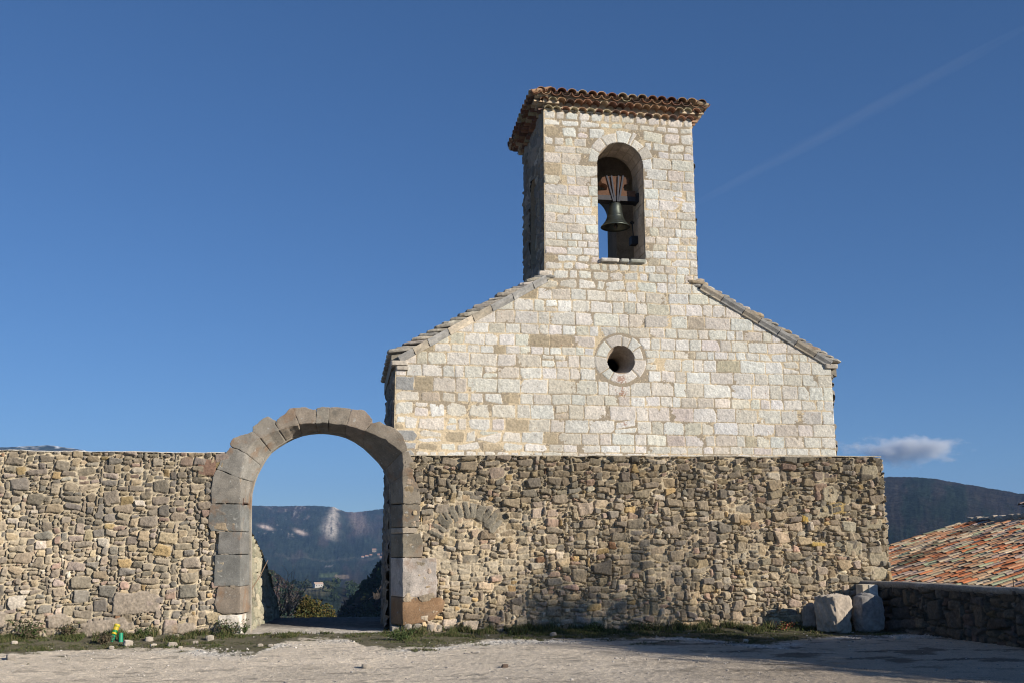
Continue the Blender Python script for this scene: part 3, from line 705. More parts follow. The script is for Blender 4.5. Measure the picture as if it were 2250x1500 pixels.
# inner ring (door check) behind the splayed stones
arc = [(J[0][2][0], 1106)] + [p for k in range(12) for p in BARC[k] + [J[k + 1][2]]]
inn = [B2(548.5, 1405)] + [B2(*p) for p in arc] + [B2(859, 1405)]
inn = np.array(inn); inn[0, 1] = inn[-1, 1] = -0.1
cen = np.array([inn[:, 0].mean(), 2.45])
ins = inn.copy()
d_ = ins - cen; d_[:, 1] = np.maximum(d_[:, 1], 0); d_ /= np.linalg.norm(d_, axis=1)[:, None]
ins = inn - d_ * 0.012; wide = inn + d_ * 0.34; wide[0, 1] = wide[-1, 1] = -0.1
rings = [np.column_stack([wide[:, 0], np.full(len(inn), YM + 0.004), wide[:, 1]]), np.column_stack([ins[:, 0], np.full(len(inn), YM + 0.004), ins[:, 1]]),
         np.column_stack([ins[:, 0] - d_[:, 0] * 0.008, np.full(len(inn), YM + 0.012), ins[:, 1]]), np.column_stack([ins[:, 0], np.full(len(inn), YB), ins[:, 1]]), np.column_stack([wide[:, 0], np.full(len(inn), YB), wide[:, 1]]),
         np.column_stack([wide[:, 0], np.full(len(inn), YM + 0.004), wide[:, 1]])]
m = MB(); m.grid(np.stack(rings), np.array([0.32, 0.29, 0.245])); m.build('inner_ring', M_GATE, gate)
for px, py, Yh, sgn in ((533, 1104, WALL + 0.12, 1), (857, 1104, YB - 0.1, -1)):
    p = at(px, py, Yh); m = MB()
    if sgn > 0:
        m.tube([p + [-0.08, 0, 0], p + [0.02, -0.02, 0], p + [0.10, 0.0, 0.0]], 0.012, 6, (0.09, 0.05, 0.035)); m.tube([p + [0.0, -0.03, -0.06], p + [0.0, -0.03, 0.09]], 0.022, 8, (0.09, 0.045, 0.03))
    else:
        m.add([p + [0.05, 0.0, 0.09], p + [-0.01, 0, 0.09], p + [-0.075, 0, 0.0], p + [-0.02, 0, -0.02], p + [-0.01, 0, -0.07], p + [0.05, 0, -0.07]] + [p + [0.05, 0.08, 0.09], p + [-0.01, .08, 0.09], p + [-0.075, .08, 0.0], p + [-0.02, .08, -0.02], p + [-0.01, .08, -0.07], p + [0.05, .08, -0.07]],
              [(i, (i + 1) % 6, (i + 1) % 6 + 6, i + 6) for i in range(6)] + [(0, 1, 2, 3), (0, 3, 4, 5), (9, 8, 7, 6), (11, 10, 9, 6)], None, (0.06, 0.05, 0.045))
    m.build('hinge_pin', M_IRON, gate)
m = MB(); m.box((-1.9, WALL - 0.18, -0.05), (1.12, WALL - 0.02, 0.045), (0.6, 0.55, 0.47)); m.build('threshold', M_GATE, gate)

# ------------------------------------------------------------------ chapel
chapel = empty('chapel', (5.6, FRONT, 0), 'white limestone chapel with a bell tower and stone slab roof above the rubble wall', 'chapel')
XL, XR, TL, TR = 0.92, 10.30, 4.0, 7.36
ZTOP = 10.98
def rake(x):
    l = 5.34 + (x - 1.12) * (7.06 - 5.34) / (4.05 - 1.12)
    r_ = 5.52 + (10.18 - x) * (7.02 - 5.52) / (10.18 - 7.38)
    return np.where(x < TL, l, np.where(x > TR, r_, ZTOP))
oc = at(1364, 790, FRONT); OC = (oc[0], oc[2])
BO = (at(1315.5, 560, FRONT)[0], at(1418, 560, FRONT)[0]); BC = sum(BO) / 2; BR = (BO[1] - BO[0]) / 2
BT, BS = at(1365, 314, FRONT)[2], at(1365, 571, FRONT)[2]; BSP = BT - BR
rel = Relief(XL, XR, 3.0, ZTOP, 0.0125, 21, warp=0.022, wscale=0.6, mortar=(0.63, 0.53, 0.375), mdepth=0.006, mvar=0.9)
WH = [((0.665, 0.635, 0.575), 42), ((0.64, 0.60, 0.53), 25), ((0.70, 0.68, 0.635), 20), ((0.615, 0.565, 0.485), 9), ((0.53, 0.47, 0.365), 1.4), ((0.46, 0.38, 0.27), 0.3)]
r = rel.r
def arch_zone(u, v):
    a = math.hypot(u - OC[0], v - OC[1]) < 0.57
    b = math.hypot(u - BC, v - BSP) < BR + 0.27 and v > BSP
    return a or b
hs = []; v = 3.02
for hh in [0.13, 0.18, 0.20, 0.16, 0.24, 0.27, 0.30, 0.22, 0.30, 0.25, 0.27, 0.17, 0.24, 0.22, 0.28, 0.26, 0.24, 0.22, 0.20, 0.17, 0.16, 0.17, 0.15, 0.17, 0.20, 0.22, 0.18, 0.24, 0.24, 0.20, 0.26, 0.25, 0.16, 0.20, 0.26, 0.15, 0.20, 0.28, 0.14, 0.18, 0.14, 0.24, 0.14]:
    hs.append((v, hh)); v += hh
for v, hh in hs:
    x0, x1 = (XL, XR) if v < 5.1 else (min(TL, max(XL, 1.12 + (v - 5.34) / 0.587)), max(TR, min(XR, 10.18 - (v - 5.52) / 0.536)))
    if 5.1 <= v < 7.2: x0, x1 = max(XL, x0 - 0.05), min(XR, x1 + 0.05)
    u = x0; first = True
    while u < x1 - 0.03:
        w = hh * r.uniform(0.75, 2.1) if hh > 0.16 else hh * r.uniform(1.3, 3.2)
        if first: w = r.uniform(0.36, 0.55) if r.random() < 0.55 else r.uniform(0.2, 0.3); first = False
        if x1 - u - w < 0.14: w = x1 - u
        cu, cv = u + w / 2, v + hh / 2
        if not arch_zone(cu, cv) and not (BO[0] < cu < BO[1] and BS < cv < BSP):
            col = pick(r, WH, 0.035)
            if cu < 4.2 and r.random() < 0.08: col = np.array((0.49, 0.41, 0.29)) * r.uniform(0.85, 1.1)
            if cu < 1.4 and v < 5.0 and r.random() < 0.6: col = np.array((0.38, 0.375, 0.36)) * r.uniform(0.85, 1.1)
            k = dict(jit=0.025, cuts=0.35, edge=0.009, proud=0.009 * r.uniform(0.4, 1.4), bulge=0.003, tilt=0.035, rough=0.012)
            split = hh > 0.22 and w < 0.5 and r.random() < (0.30 if (cu < 3.0 and v < 4.7) or v > 10 else 0.05)
            if split:
                f = r.uniform(0.35, 0.65); k.update(jit=0.1, cuts=1.5)
                rel.stone(cu, v + hh * f / 2, w, hh * f, col, gap=0.025, **k); rel.stone(cu + r.normal() * 0.02, v + hh * (1 + f) / 2, w * 0.9, hh * (1 - f), pick(r, WH, 0.05), gap=0.025, **k)
            else:
                rough_zone = (cu < 3.4 and v < 4.7) or (cu < 6.2 and 6.9 < v < 7.6) or v > 10.1
                if rough_zone: k.update(jit=0.09, cuts=1.6)
                rel.stone(cu, cv, w * (0.93 if rough_zone else 1), hh * (0.93 if rough_zone else 1), col, gap=r.uniform(0.010, 0.024) * (1.5 if rough_zone else 1), **k)
        u += w
# rings of wedge stones round the window and over the bell opening
def ring(cx, cz, r0, r1, angs, seed):
    A = np.arctan2(rel.wv - cz, rel.wu - cx); D = np.hypot(rel.wu - cx, rel.wv - cz)
    for a0, a1 in zip(angs[:-1], angs[1:]):
        mid = (a0 + a1) / 2; dA = (A - mid + np.pi) % (2 * np.pi) - np.pi
        rr1 = r1 * (1 + 0.05 * rel.r.normal())
        d = np.maximum(np.maximum(np.abs(dA) - (a1 - a0) / 2, -9) * D + 0.009, np.maximum(r0 - 0.03 - D, D - rr1))
        k = d < 0; t = np.clip(-d / 0.02, 0, 1)
        h = -0.02 + 0.036 * np.sqrt(1 - (1 - t) ** 2) + 0.005 * rel.n1 + 0.003 * rel.n2
        rel.h[k] = h[k]; col = pick(rel.r, WH[:3], 0.04)
        rel.c[k] = (col * (1 + 0.09 * rel.n1 + 0.06 * rel.n2)[..., None])[k]
for (c0, c1, r_) in ((OC[0], OC[1], 0.57),):
    k = np.hypot(rel.U - c0, rel.V - c1) < r_; rel.h[k] = np.minimum(rel.h[k], -0.006)
ring(OC[0], OC[1], 0.315, 0.52, np.radians([2, 34, 62, 86, 130, 172, 214, 240, 318, 362]), 1)
ring(BC, BSP, BR, BR + 0.24, np.radians([-8, 14, 38, 60, 68, 96, 126, 152, 178]), 2)
# lichen bloom under the round window
for (cx, cz, w, h, dens) in ((OC[0] + 0.0, OC[1] - 0.42, 0.13, 0.12, 0.15), (OC[0] + 0.02, OC[1] - 0.72, 0.09, 0.16, 0.2), (OC[0] + 0.05, OC[1] - 1.35, 0.1, 0.1, 0.35)):
    k = np.exp(-((rel.U - cx) / w) ** 2 - ((rel.V - cz) / h) ** 2) + 1.0 * fbm(rel.U, rel.V, 0.024, 76, 2) > 0.62 + dens
    rel.c[k] = rel.c[k] * 0.35 + np.array((0.36, 0.16, 0.08)) * 0.65
Uc, Vc = (rel.U[:-1, :-1] + rel.U[1:, 1:]) / 2, (rel.V[:-1, :-1] + rel.V[1:, 1:]) / 2
keep = (Vc < rake(Uc) + 0.04) & ~((Uc < 1.3) & (Vc < 3.43)) & (np.hypot(Uc - OC[0], Vc - OC[1]) > 0.305)
keep &= ~((Uc > BO[0]) & (Uc < BO[1]) & (Vc > BS) & (Vc < BSP)) & ~((np.hypot(Uc - BC, Vc - BSP) < BR) & (Vc > BSP - 0.02))
lean = lambda u, v: u - 0.0 * v
mb = MB(); rel.mesh(mb, mapY(FRONT), None, keep)
TH, DEEP, TDEEP, NAVE = 0.85, 0.80, 2.55, 3.7
e = 0.035
outer = [(XL + e, 3.43), (1.3, 3.43), (1.3, 2.9), (XR - e, 2.9), (XR - e, float(rake(XR))), (TR + 0.001, float(rake(TR + 0.001))), (TR - e, ZTOP), (TL + e, ZTOP), (TL - 0.001, float(rake(TL - 0.001))), (XL + e, float(rake(XL)))]
circ = lambda cx, cz, rr, n=40: [(cx + rr * math.cos(2 * math.pi * i / n), cz + rr * math.sin(2 * math.pi * i / n)) for i in range(n)]
archloop = lambda cx, hw, zb, zs, n=20: [(cx + hw * math.cos(math.pi * i / n), zs + hw * math.sin(math.pi * i / n)) for i in range(n + 1)] + [(cx - hw, zb), (cx + hw, zb)]
REVC = (0.40, 0.335, 0.25)
plate(mb, outer, [circ(OC[0], OC[1], 0.312), archloop(BC, BR + 0.004, BS - 0.02, BSP)], FRONT + 0.004, FRONT + TH, lambda u, d, v: np.stack([u, d, v], -1), REVC)
front = mb.build('front_wall', M_ASH, chapel, True)
for p_ in front.data.polygons: pass
# stone joints of the bell reveal: block courses lining the opening
mb = MB(); r2 = np.random.default_rng(3)
z = BS
while z < BSP:
    hgt = r2.uniform(0.18, 0.27); z2 = min(z + hgt, BSP)
    for X, sx in ((BO[1], -1), (BO[0], 1)):
        y = FRONT + 0.02
        while y < FRONT + TH - 0.02:
            L_ = min(r2.uniform(0.22, 0.5), FRONT + TH - 0.01 - y)
            pr = r2.uniform(0.004, 0.012); c_ = np.array([0.46, 0.38, 0.29]) * r2.uniform(0.8, 1.15)
            mb.box((min(X, X + sx * pr), y + 0.008, z + 0.008), (max(X, X + sx * pr), y + L_ - 0.008, z2 - 0.008), c_); y += L_
    z = z2
n = 9
for i in range(n):
    a0, a1 = math.pi * i / n + 0.02, math.pi * (i + 1) / n - 0.02; y = FRONT + 0.02
    while y < FRONT + TH - 0.02:
        L_ = min(r2.uniform(0.25, 0.5), FRONT + TH - 0.01 - y); c_ = np.array([0.46, 0.38, 0.29]) * r2.uniform(0.8, 1.15)
        aa = np.linspace(a0, a1, 4); V = []
        for yy in (y + 0.008, y + L_ - 0.008):
            for rr in (BR + 0.002, BR - 0.008): V += [(BC + rr * math.cos(t), yy, BSP + rr * math.sin(t)) for t in aa]
        F = []
        for q in range(3): F += [(4 + q, 5 + q, 13 + q, 12 + q), (0 + q, 1 + q, 5 + q, 4 + q), (9 + q, 8 + q, 12 + q, 13 + q)]
        F += [(0, 4, 12, 8), (3, 11, 15, 7)]
        mb.add(V, F, None, c_); y += L_
mb.build('opening_lining', M_REV, chapel)
# funnel of the round window
prof = [(0.315, 0.0), (0.25, 0.2), (0.152, 0.55), (0.15, 0.84)]
m = MB(); th = np.linspace(0, 2 * np.pi, 49)
P = np.stack([np.stack([OC[0] + rr * np.cos(th), np.full_like(th, FRONT + 0.003 + dd), OC[1] + rr * np.sin(th)], -1) for rr, dd in prof] +
             [np.stack([OC[0] + 0.32 * np.cos(th), np.full_like(th, FRONT + 0.84), OC[1] + 0.32 * np.sin(th)], -1)])
cf = np.array([0.36, 0.29, 0.22]) * (1 + 0.2 * sinoise(P.reshape(-1, 3), 0.15, 5))[:, None]
m.grid(P, cf); m.build('round_window', M_REV, chapel, True)
SIDE = [((0.25, 0.225, 0.19), 5), ((0.20, 0.185, 0.165), 5), ((0.30, 0.265, 0.215), 3)]                # darker than the front: shade of the side faces put into the colour
# side walls of the nave
YN = FRONT + NAVE
for X, mp, s, zt, seed in ((XL, mapXm(XL), 1, 5.30, 22), (XR, mapXp(XR), -1, 5.48, 23)):
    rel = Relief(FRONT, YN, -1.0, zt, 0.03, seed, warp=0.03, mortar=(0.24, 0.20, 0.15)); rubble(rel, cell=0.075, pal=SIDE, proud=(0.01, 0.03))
    Uc, Vc = (rel.U[:-1, :-1] + rel.U[1:, 1:]) / 2, (rel.V[:-1, :-1] + rel.V[1:, 1:]) / 2
    m = MB(); rel.mesh(m, mp, None, ~((Uc < YB + 0.03) & (Vc < 3.43)))
    for ya, za, zb in ((FRONT + 0.1, 3.44, zt - 0.02), (YB + 0.05, -1.0, 3.44)):
        m.box((min(X + s * 0.04, X + s * 0.7), ya, za), (max(X + s * 0.04, X + s * 0.7), YN - 0.02, zb), (0.2, 0.18, 0.14))
    m.build('side_wall', M_ASH, chapel, True)
CXR = 5.66; ZR_ = 8.1
m = MB(); plate(m, [(XL + e, -1), (XR - e, -1), (XR - e, 5.2), (CXR, ZR_ - 0.35), (XL + e, 5.0)], [], YN - 0.6, YN, lambda u, d, v: np.stack([u, d, v], -1), (0.5, 0.45, 0.38)); m.build('rear_wall', M_ASH, chapel)
# stone slab roof: deck and overlapping slabs
SLC = [((0.33, 0.30, 0.26), 30), ((0.40, 0.36, 0.30), 25), ((0.27, 0.255, 0.235), 20), ((0.42, 0.34, 0.24), 12), ((0.5, 0.46, 0.40), 8)]
rs_ = np.random.default_rng(31)
def slab_roof(x0, z0, x1, z1, sgn, name):
    """x0,z0 eave - x1,z1 top at the gable; sgn = +1 for the left slope"""
    m = MB()
    sl = (z1 - z0) / abs(x1 - x0)
    xr = CXR; zr = z0 + sl * abs(xr - x0)
    yb = YN + 0.12
    for xa, xb, ya in ((x0, x1, FRONT + 0.08), (x1, xr, FRONT + TDEEP + 0.01)):
        za, zb = z0 + sl * abs(xa - x0), z0 + sl * abs(xb - x0)
        P = [(xa, za - 0.02), (xb, zb - 0.02), (xb, zb - 0.30), (xa, za - 0.30)]
        V = [(p[0], y, p[1]) for y in (ya, yb) for p in P]
        m.add(V, [(0, 1, 5, 4), (1, 2, 6, 5), (2, 3, 7, 6), (3, 0, 4, 7), (3, 2, 1, 0), (4, 5, 6, 7)], None, (0.3, 0.27, 0.22))
    n = 20; tilt = math.radians(7)
    for i in range(int(n * abs(xr - x0) / abs(x1 - x0)) + 1):
        f = i / n
        xx = x0 + (x1 - x0) * f; zz = z0 + (z1 - z0) * f
        y = FRONT - 0.085 + rs_.uniform(-0.02, 0.02)
        intower = (xx > TL - 0.05) and (xx < TR + 0.05)
        if f > 1.0: y = FRONT + TDEEP + 0.02 if intower else y
        while y < yb:
            if intower and y < FRONT + TDEEP: y = FRONT + TDEEP + 0.02
            L_ = rs_.uniform(0.3, 0.6); W = rs_.uniform(0.46, 0.60); t = rs_.uniform(0.05, 0.08)
            tl = tilt + rs_.normal() * 0.03
            c_ = pick(rs_, SLC, 0.1)
            k = 7; pts = []
            for a in np.linspace(0, 2 * np.pi, 18, endpoint=False):                       # irregular rounded plate outline
                ca, sa = math.cos(a), math.sin(a); q = (abs(ca) ** 4.5 + abs(sa) ** 4.5) ** (-1 / 4.5)
                pts.append((q * ca * W / 2 * (1 + rs_.normal() * 0.025), q * sa * L_ / 2 * (1 + rs_.normal() * 0.02)))
            pts = np.array(pts); m_ = len(pts)
            dz = rs_.uniform(-0.012, 0.012)
            out = []
            for ins, hz_ in ((0.90, 0), (1.0, 0.25), (1.0, 0.7), (0.93, 1.0)):
                lx = pts[:, 0] * ins; ly = pts[:, 1] * ins
                X = xx + sgn * (W * 0.42 + lx * math.cos(tl)) - sgn * 0.05
                Z = zz + dz + (lx + W * 0.5) * math.sin(tl) + hz_ * t - 0.015
                if hz_ > 0.5: Z = Z + 0.006 * rs_.normal(size=m_)
                out.append(np.column_stack([X, y + L_ / 2 + ly, Z]))
            Vv = np.vstack(out + [out[0].mean(0)[None], out[-1].mean(0)[None]])
            I = np.arange(4 * m_).reshape(4, m_); Jn = np.roll(I, -1, 1)
            m.add(Vv, np.stack([I[:-1], Jn[:-1], Jn[1:], I[1:]], -1).reshape(-1, 4), [(4 * m_, Jn[0][q], I[0][q]) for q in range(m_)] + [(4 * m_ + 1, I[3][q], Jn[3][q]) for q in range(m_)],
                  c_ * (1 + 0.12 * rs_.normal(size=(len(Vv), 1))))
            y += L_ + 0.015
    return m.build(name, M_SLAB, chapel)
slab_roof(0.84, 5.475, 4.0, 7.255, 1, 'roof_slope')
slab_roof(10.46, 5.565, 7.36, 7.235, -1, 'roof_slope')
# raking cornice: a moulded stone band under the slabs
for pts, sgn in (([(1.02, 5.285), (4.06, 7.09)], 1), ([(10.24, 5.46), (7.38, 7.06)], -1)):
    m = MB(); a, b = np.array(pts[0]), np.array(pts[1]); L_ = np.linalg.norm(b - a); u_ = (b - a) / L_; nn = np.array([-u_[1], u_[0]]) * sgn
    s_ = 0
    while s_ < L_ - 0.05:
        k = min(rs_.uniform(0.3, 0.6), L_ - s_); c_ = np.array((0.56, 0.49, 0.39)) * rs_.uniform(0.7, 1.1)
        if rs_.random() < 0.35: c_ = np.array((0.40, 0.385, 0.36)) * rs_.uniform(0.85, 1.1)
        p0, p1 = a + u_ * (s_ + 0.006), a + u_ * (s_ + k - 0.006)
        secs = [(-0.01, 0.055), (0.02, 0.06), (0.075, 0.115), (0.13, 0.12), (0.135, -0.3), (-0.01, -0.3)]    # offset along the normal, projection
        V = [(p[0] + nn[0] * o, FRONT - pr, p[1] + nn[1] * o) for p in (p0, p1) for o, pr in secs]
        ns = len(secs)
        m.add(V, [(i, (i + 1) % ns, (i + 1) % ns + ns, i + ns) for i in range(ns)], [(0, i, i + 1) for i in range(1, ns - 1)] + [(ns, ns + i + 1, ns + i) for i in range(1, ns - 1)], c_ * (1 + 0.06 * rs_.normal(size=(2 * ns, 1))))
        s_ += k
    m.build('raking_cornice', M_ROCK, chapel)
for c0, sz in (((1.0, FRONT + 0.12, 5.27), (0.42, 0.5, 0.11)), ((1.06, FRONT + 0.10, 5.17), (0.30, 0.44, 0.09)), ((10.28, FRONT + 0.12, 5.47), (0.34, 0.5, 0.12))):
    m = MB(); rock(m, c0, sz, 40 + int(c0[2] * 10), (0.5, 0.45, 0.38), box=0.9, amp=0.03, rotz=0); m.build('eave_corbel', M_ROCK, chapel, True)
m = MB()                                                                       # weathered shoulder stones where tower meets the rakes
rock(m, (3.98, FRONT + 0.06, 7.27), (0.26, 0.2, 0.13), 51, (0.58, 0.52, 0.44), box=0.6, amp=0.08, rotz=0); m.build('shoulder_stone', M_ROCK, chapel, True); m = MB()
rock(m, (7.42, FRONT + 0.06, 7.25), (0.24, 0.2, 0.12), 52, (0.45, 0.38, 0.30), box=0.6, amp=0.08, rotz=0)
m.build('shoulder_stone', M_ROCK, chapel, True)
# tower sides
YT = FRONT + TDEEP; YC0, YC1 = FRONT + TH, FRONT + TDEEP - DEEP
SC, SH, SB, SS = (YC0 + YC1) / 2 - 0.02, 0.36, 7.75, 9.45
for X, mp, s, seed in ((TL, mapXm(TL), 1, 24), (TR, mapXp(TR), -1, 25)):
    rel = Relief(FRONT + 0.012, YT, 6.4, ZTOP, 0.025, seed, warp=0.015, mortar=(0.24, 0.20, 0.155), mdepth=0.02)
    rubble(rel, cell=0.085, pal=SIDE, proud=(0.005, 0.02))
    Uc, Vc = (rel.U[:-1, :-1] + rel.U[1:, 1:]) / 2, (rel.V[:-1, :-1] + rel.V[1:, 1:]) / 2
    keep = ~((np.abs(Uc - SC) < SH) & (Vc > SB) & (Vc < SS)) & ~((np.hypot(Uc - SC, Vc - SS) < SH) & (Vc > SS - 0.02))
    m = MB(); rel.mesh(m, mp, None, keep)
    plate(m, [(FRONT + 0.02, 6.4), (YT - 0.01, 6.4), (YT - 0.01, ZTOP), (FRONT + 0.02, ZTOP)], [archloop(SC, SH, SB, SS)], X + s * 0.004, X + s * 0.5, lambda u, d, v: np.stack([d, u, v], -1), REVC)
    m.build('tower_side', M_ASH, chapel, True)
rx = at(1335, 520, YT)[0]; RCX, RHW = (BO[0] - 0.1 + rx) / 2, (rx - BO[0] + 0.1) / 2           # narrower rear opening
q_ = at(1316, 447, YT); RSP = q_[2] - math.sqrt(max(0.01, RHW ** 2 - (q_[0] - RCX) ** 2))
m = MB(); plate(m, [(TL + 0.01, 6.4), (TR - 0.01, 6.4), (TR - 0.01, ZTOP - 0.01), (TL + 0.01, ZTOP - 0.01)], [archloop(RCX, RHW, BS + 0.05, RSP)], YC1, YT, lambda u, d, v: np.stack([u, d, v], -1), (0.36, 0.30, 0.225)); m.build('tower_rear', M_REV, chapel)
m = MB(); m.box((TL + 0.2, FRONT + 0.06, BS - 0.4), (TR - 0.2, YT - 0.06, BS - 0.03), (0.36, 0.31, 0.24)); m.box((TL + 0.3, YC0 - 0.1, BS - 0.03), (TR - 0.3, YC1 + 0.1, BS + 0.06), (0.2, 0.15, 0.1)); m.build('belfry_floor', M_REV, chapel)
for px0, px1, cc in ((1316, 1361, (0.62, 0.58, 0.52)), (1362, 1380, (0.5, 0.49, 0.43)), (1381, 1419, (0.46, 0.46, 0.39))):
    a, b = at(px0, 572, FRONT), at(px1, 572, FRONT)
    m = MB(); rock(m, ((a[0] + b[0]) / 2, FRONT + 0.10, BS - 0.035), (b[0] - a[0] + 0.03, 0.5, 0.085), int(px0), cc, box=0.92, amp=0.03, rotz=0); m.build('sill_stone', M_ROCK, chapel, True)
# clay tile roof and its two-row tile cornice
TC = [((0.27, 0.14, 0.085), 28), ((0.35, 0.215, 0.13), 22), ((0.42, 0.32, 0.21), 18), ((0.19, 0.10, 0.07), 16), ((0.33, 0.28, 0.18), 10), ((0.14, 0.09, 0.07), 8)]
rt_ = np.random.default_rng(41)
zc = 10.93
zg = lambda X, Y: zc - 0.02 * (X - TL) * 0.5 - 0.02 * (Y - FRONT)                # the eaves sag a little to the right and back
xc_, yc_ = (TL + TR) / 2, (FRONT + YT) / 2
hx_, hy_ = (TR - TL) / 2, (YT - FRONT) / 2
sides = [((0, -1), (1, 0), hx_, hy_), ((-1, 0), (0, 1), hy_, hx_), ((1, 0), (0, 1), hy_, hx_), ((0, 1), (1, 0), hx_, hy_)]
m = MB(); rf = MB(); SLP = math.tan(math.radians(15))
rf.box((TL + 0.03, FRONT + 0.03, ZTOP - 0.14), (TR - 0.03, YT - 0.03, ZTOP + 0.30), (0.4, 0.32, 0.24))
for out, alo, ha, ho in sides:
    o3, a3 = np.array([*out, 0.0]), np.array([*alo, 0.0]); up3 = np.array([0, 0, 1.0])
    for row, (zo, pr, rad, inset) in enumerate(((0.0, 0.115, 0.088, 0.0), (0.135, 0.235, 0.088, 0.12))):
        n = int(round((2 * (ha + inset)) / 0.192))
        zr0 = zo
        for k in range(n):
            t = (k + 0.5) / n * 2 * (ha + inset) - (ha + inset)
            t += rt_.normal() * 0.006
            p = np.array([xc_, yc_, 0]) + a3 * t + o3 * (ho + pr + rt_.normal() * 0.008)
            p[2] = zg(p[0], p[1]) + zr0 + 0.012 + rt_.normal() * 0.006
            tile(m, p, -o3, a3, up3, rad * 1.08, rad * 0.98, 0.34, pick(rt_, TC, 0.12))
        # mortar bedding between the tiles, and filling them behind the lip
        for (dz0, dz1, pp) in ((0.085, 0.125, pr - 0.10), (-0.01, 0.086, pr - 0.20)):
            c0 = np.array([xc_, yc_, 0]) + o3 * (ho + pp) ; 
            i_, j_ = c0 - a3 * (ha + inset + pp * 0.6), c0 + a3 * (ha + inset + pp * 0.6)
            V = []
            for q in (i_, j_, j_ - o3 * 0.35, i_ - o3 * 0.35):
                for dz in (dz0, dz1): V.append([q[0], q[1], zg(q[0], q[1]) + zr0 + dz])
            m.add(V, [(0, 2, 3, 1), (2, 4, 5, 3), (4, 6, 7, 5), (6, 0, 1, 7), (1, 3, 5, 7), (6, 4, 2, 0)], None, (0.50, 0.40, 0.29))
    # roof slope
    zb0 = 0.255; ov = 0.34
    n = int(round(2 * (ha + ov) / 0.225)); ln = 0.33
    uu = -o3 * math.cos(math.atan(SLP)) + up3 * math.sin(math.atan(SLP)); nn = np.cross(a3, uu); nn = nn if nn[2] > 0 else -nn
    for k in range(n + 1):
        t = k / n * 2 * (ha + ov) - (ha + ov)
        run = min((ha + ov - abs(t)) + 0.12, ho + ov)
        for kind_, off in (('cover', 0), ('pan', 0.5)):
            tt = t + off * 2 * (ha + ov) / n
            if abs(tt) > ha + ov - 0.06: continue
            rows = max(1, int(run / math.cos(math.atan(SLP)) / ln))
            for q in range(rows):
                p = np.array([xc_, yc_, 0]) + a3 * (tt + rt_.normal() * 0.006) + o3 * (ho + ov + rt_.normal() * 0.012 - (0.03 if kind_ == 'pan' else 0))
                p[2] = zg(*(np.array([xc_, yc_]) + np.array(alo) * tt + np.array(out) * (ho + ov))) + zb0 + (0.045 if kind_ == 'cover' else 0.06)
                p = p + uu * ln * q + nn * 0.012 * (q % 2)
                tile(rf, p, uu, a3, nn, 0.108, 0.09, 0.44, pick(rt_, TC, 0.14), up=(kind_ == 'cover'))
    # mortar plugging the ends under the covers
    c0 = np.array([xc_, yc_, 0]) + o3 * (ho + ov - 0.16); i_, j_ = c0 - a3 * (ha + ov - 0.12), c0 + a3 * (ha + ov - 0.12)
    V = []
    for q in (i_, j_, j_ - o3 * 0.3, i_ - o3 * 0.3):
        for dz in (zb0 - 0.02, zb0 + 0.12): V.append([q[0], q[1], zg(q[0], q[1]) + dz])
    rf.add(V, [(0, 2, 3, 1), (2, 4, 5, 3), (4, 6, 7, 5), (6, 0, 1, 7), (1, 3, 5, 7), (6, 4, 2, 0)], None, (0.52, 0.43, 0.31))
pk = zc + 0.3 + SLP * (hy_ + 0.3)
V = [(TL - 0.3, FRONT - 0.3, zc + 0.28), (TR + 0.3, FRONT - 0.3, zc + 0.24), (TR + 0.3, YT + 0.3, zc + 0.20), (TL - 0.3, YT + 0.3, zc + 0.22), (TL + hy_, yc_, pk), (TR - hy_, yc_, pk)]
rf.add(V, [(0, 1, 5, 4), (2, 3, 4, 5)], [(3, 0, 4), (1, 2, 5)], (0.3, 0.2, 0.14))
troof = rf.build('tower_roof', M_TILE, chapel)
m.build('tile_cornice', M_TILE, troof)

# ------------------------------------------------------------------ bell and its striker
YBL = FRONT + 0.48
bc = at(1352, 500, YBL)
bell = empty('bell', (bc[0], YBL, bc[2]), 'green bronze bell hanging in the tower opening from a brown wooden headstock', 'bell')
bz = bc[2] + 0.0
prof = [(0.0, 0.50), (0.10, 0.535), (0.105, 0.545), (0.085, 0.545), (0.10, 0.535), (0.125, 0.50), (0.132, 0.44), (0.14, 0.36), (0.15, 0.28), (0.168, 0.20), (0.20, 0.12), (0.24, 0.06), (0.275, 0.02), (0.285, 0.0), (0.275, -0.008), (0.25, 0.02), (0.2, 0.09), (0.15, 0.2), (0.12, 0.4), (0.0, 0.48)]
prof = prof[:3] + [(0.107, 0.54)] + prof[5:9] + [(0.153, 0.265), (0.157, 0.262), (0.156, 0.25)] + prof[9:11] + [(0.222, 0.088), (0.228, 0.083), (0.228, 0.076)] + prof[11:]
prof = [(q[0] * 1.14, q[1]) for q in prof]
m = MB(); m.lathe(prof, (bc[0], YBL, bz), 48, (0.085, 0.095, 0.08)); m.build('bell_body', M_BRONZE, bell, True)
m = MB(); m.tube([(bc[0], YBL, bz + 0.42), (bc[0] + 0.01, YBL, bz + 0.05)], 0.015, 8, (0.08, 0.07, 0.06)); rock(m, (bc[0] + 0.01, YBL, bz + 0.03), (0.09, 0.09, 0.12), 3, (0.07, 0.06, 0.055), box=0, amp=0.02); m.build('clapper', M_IRON, bell)
def HP(px, py): p = at(px, py, YBL - 0.12); return (p[0], p[2])
Zb = lambda x, y: (1280 + x / 4.6875, 280 + y / 4.6875)
hs_loop = [HP(*Zb(*q)) for q in ((162, 655), (248, 650), (258, 610), (240, 585), (200, 575), (188, 545), (205, 515), (250, 505), (330, 505), (420, 508), (470, 530), (480, 560), (462, 585), (430, 592), (420, 620), (432, 655), (545, 660), (545, 718), (162, 718))]
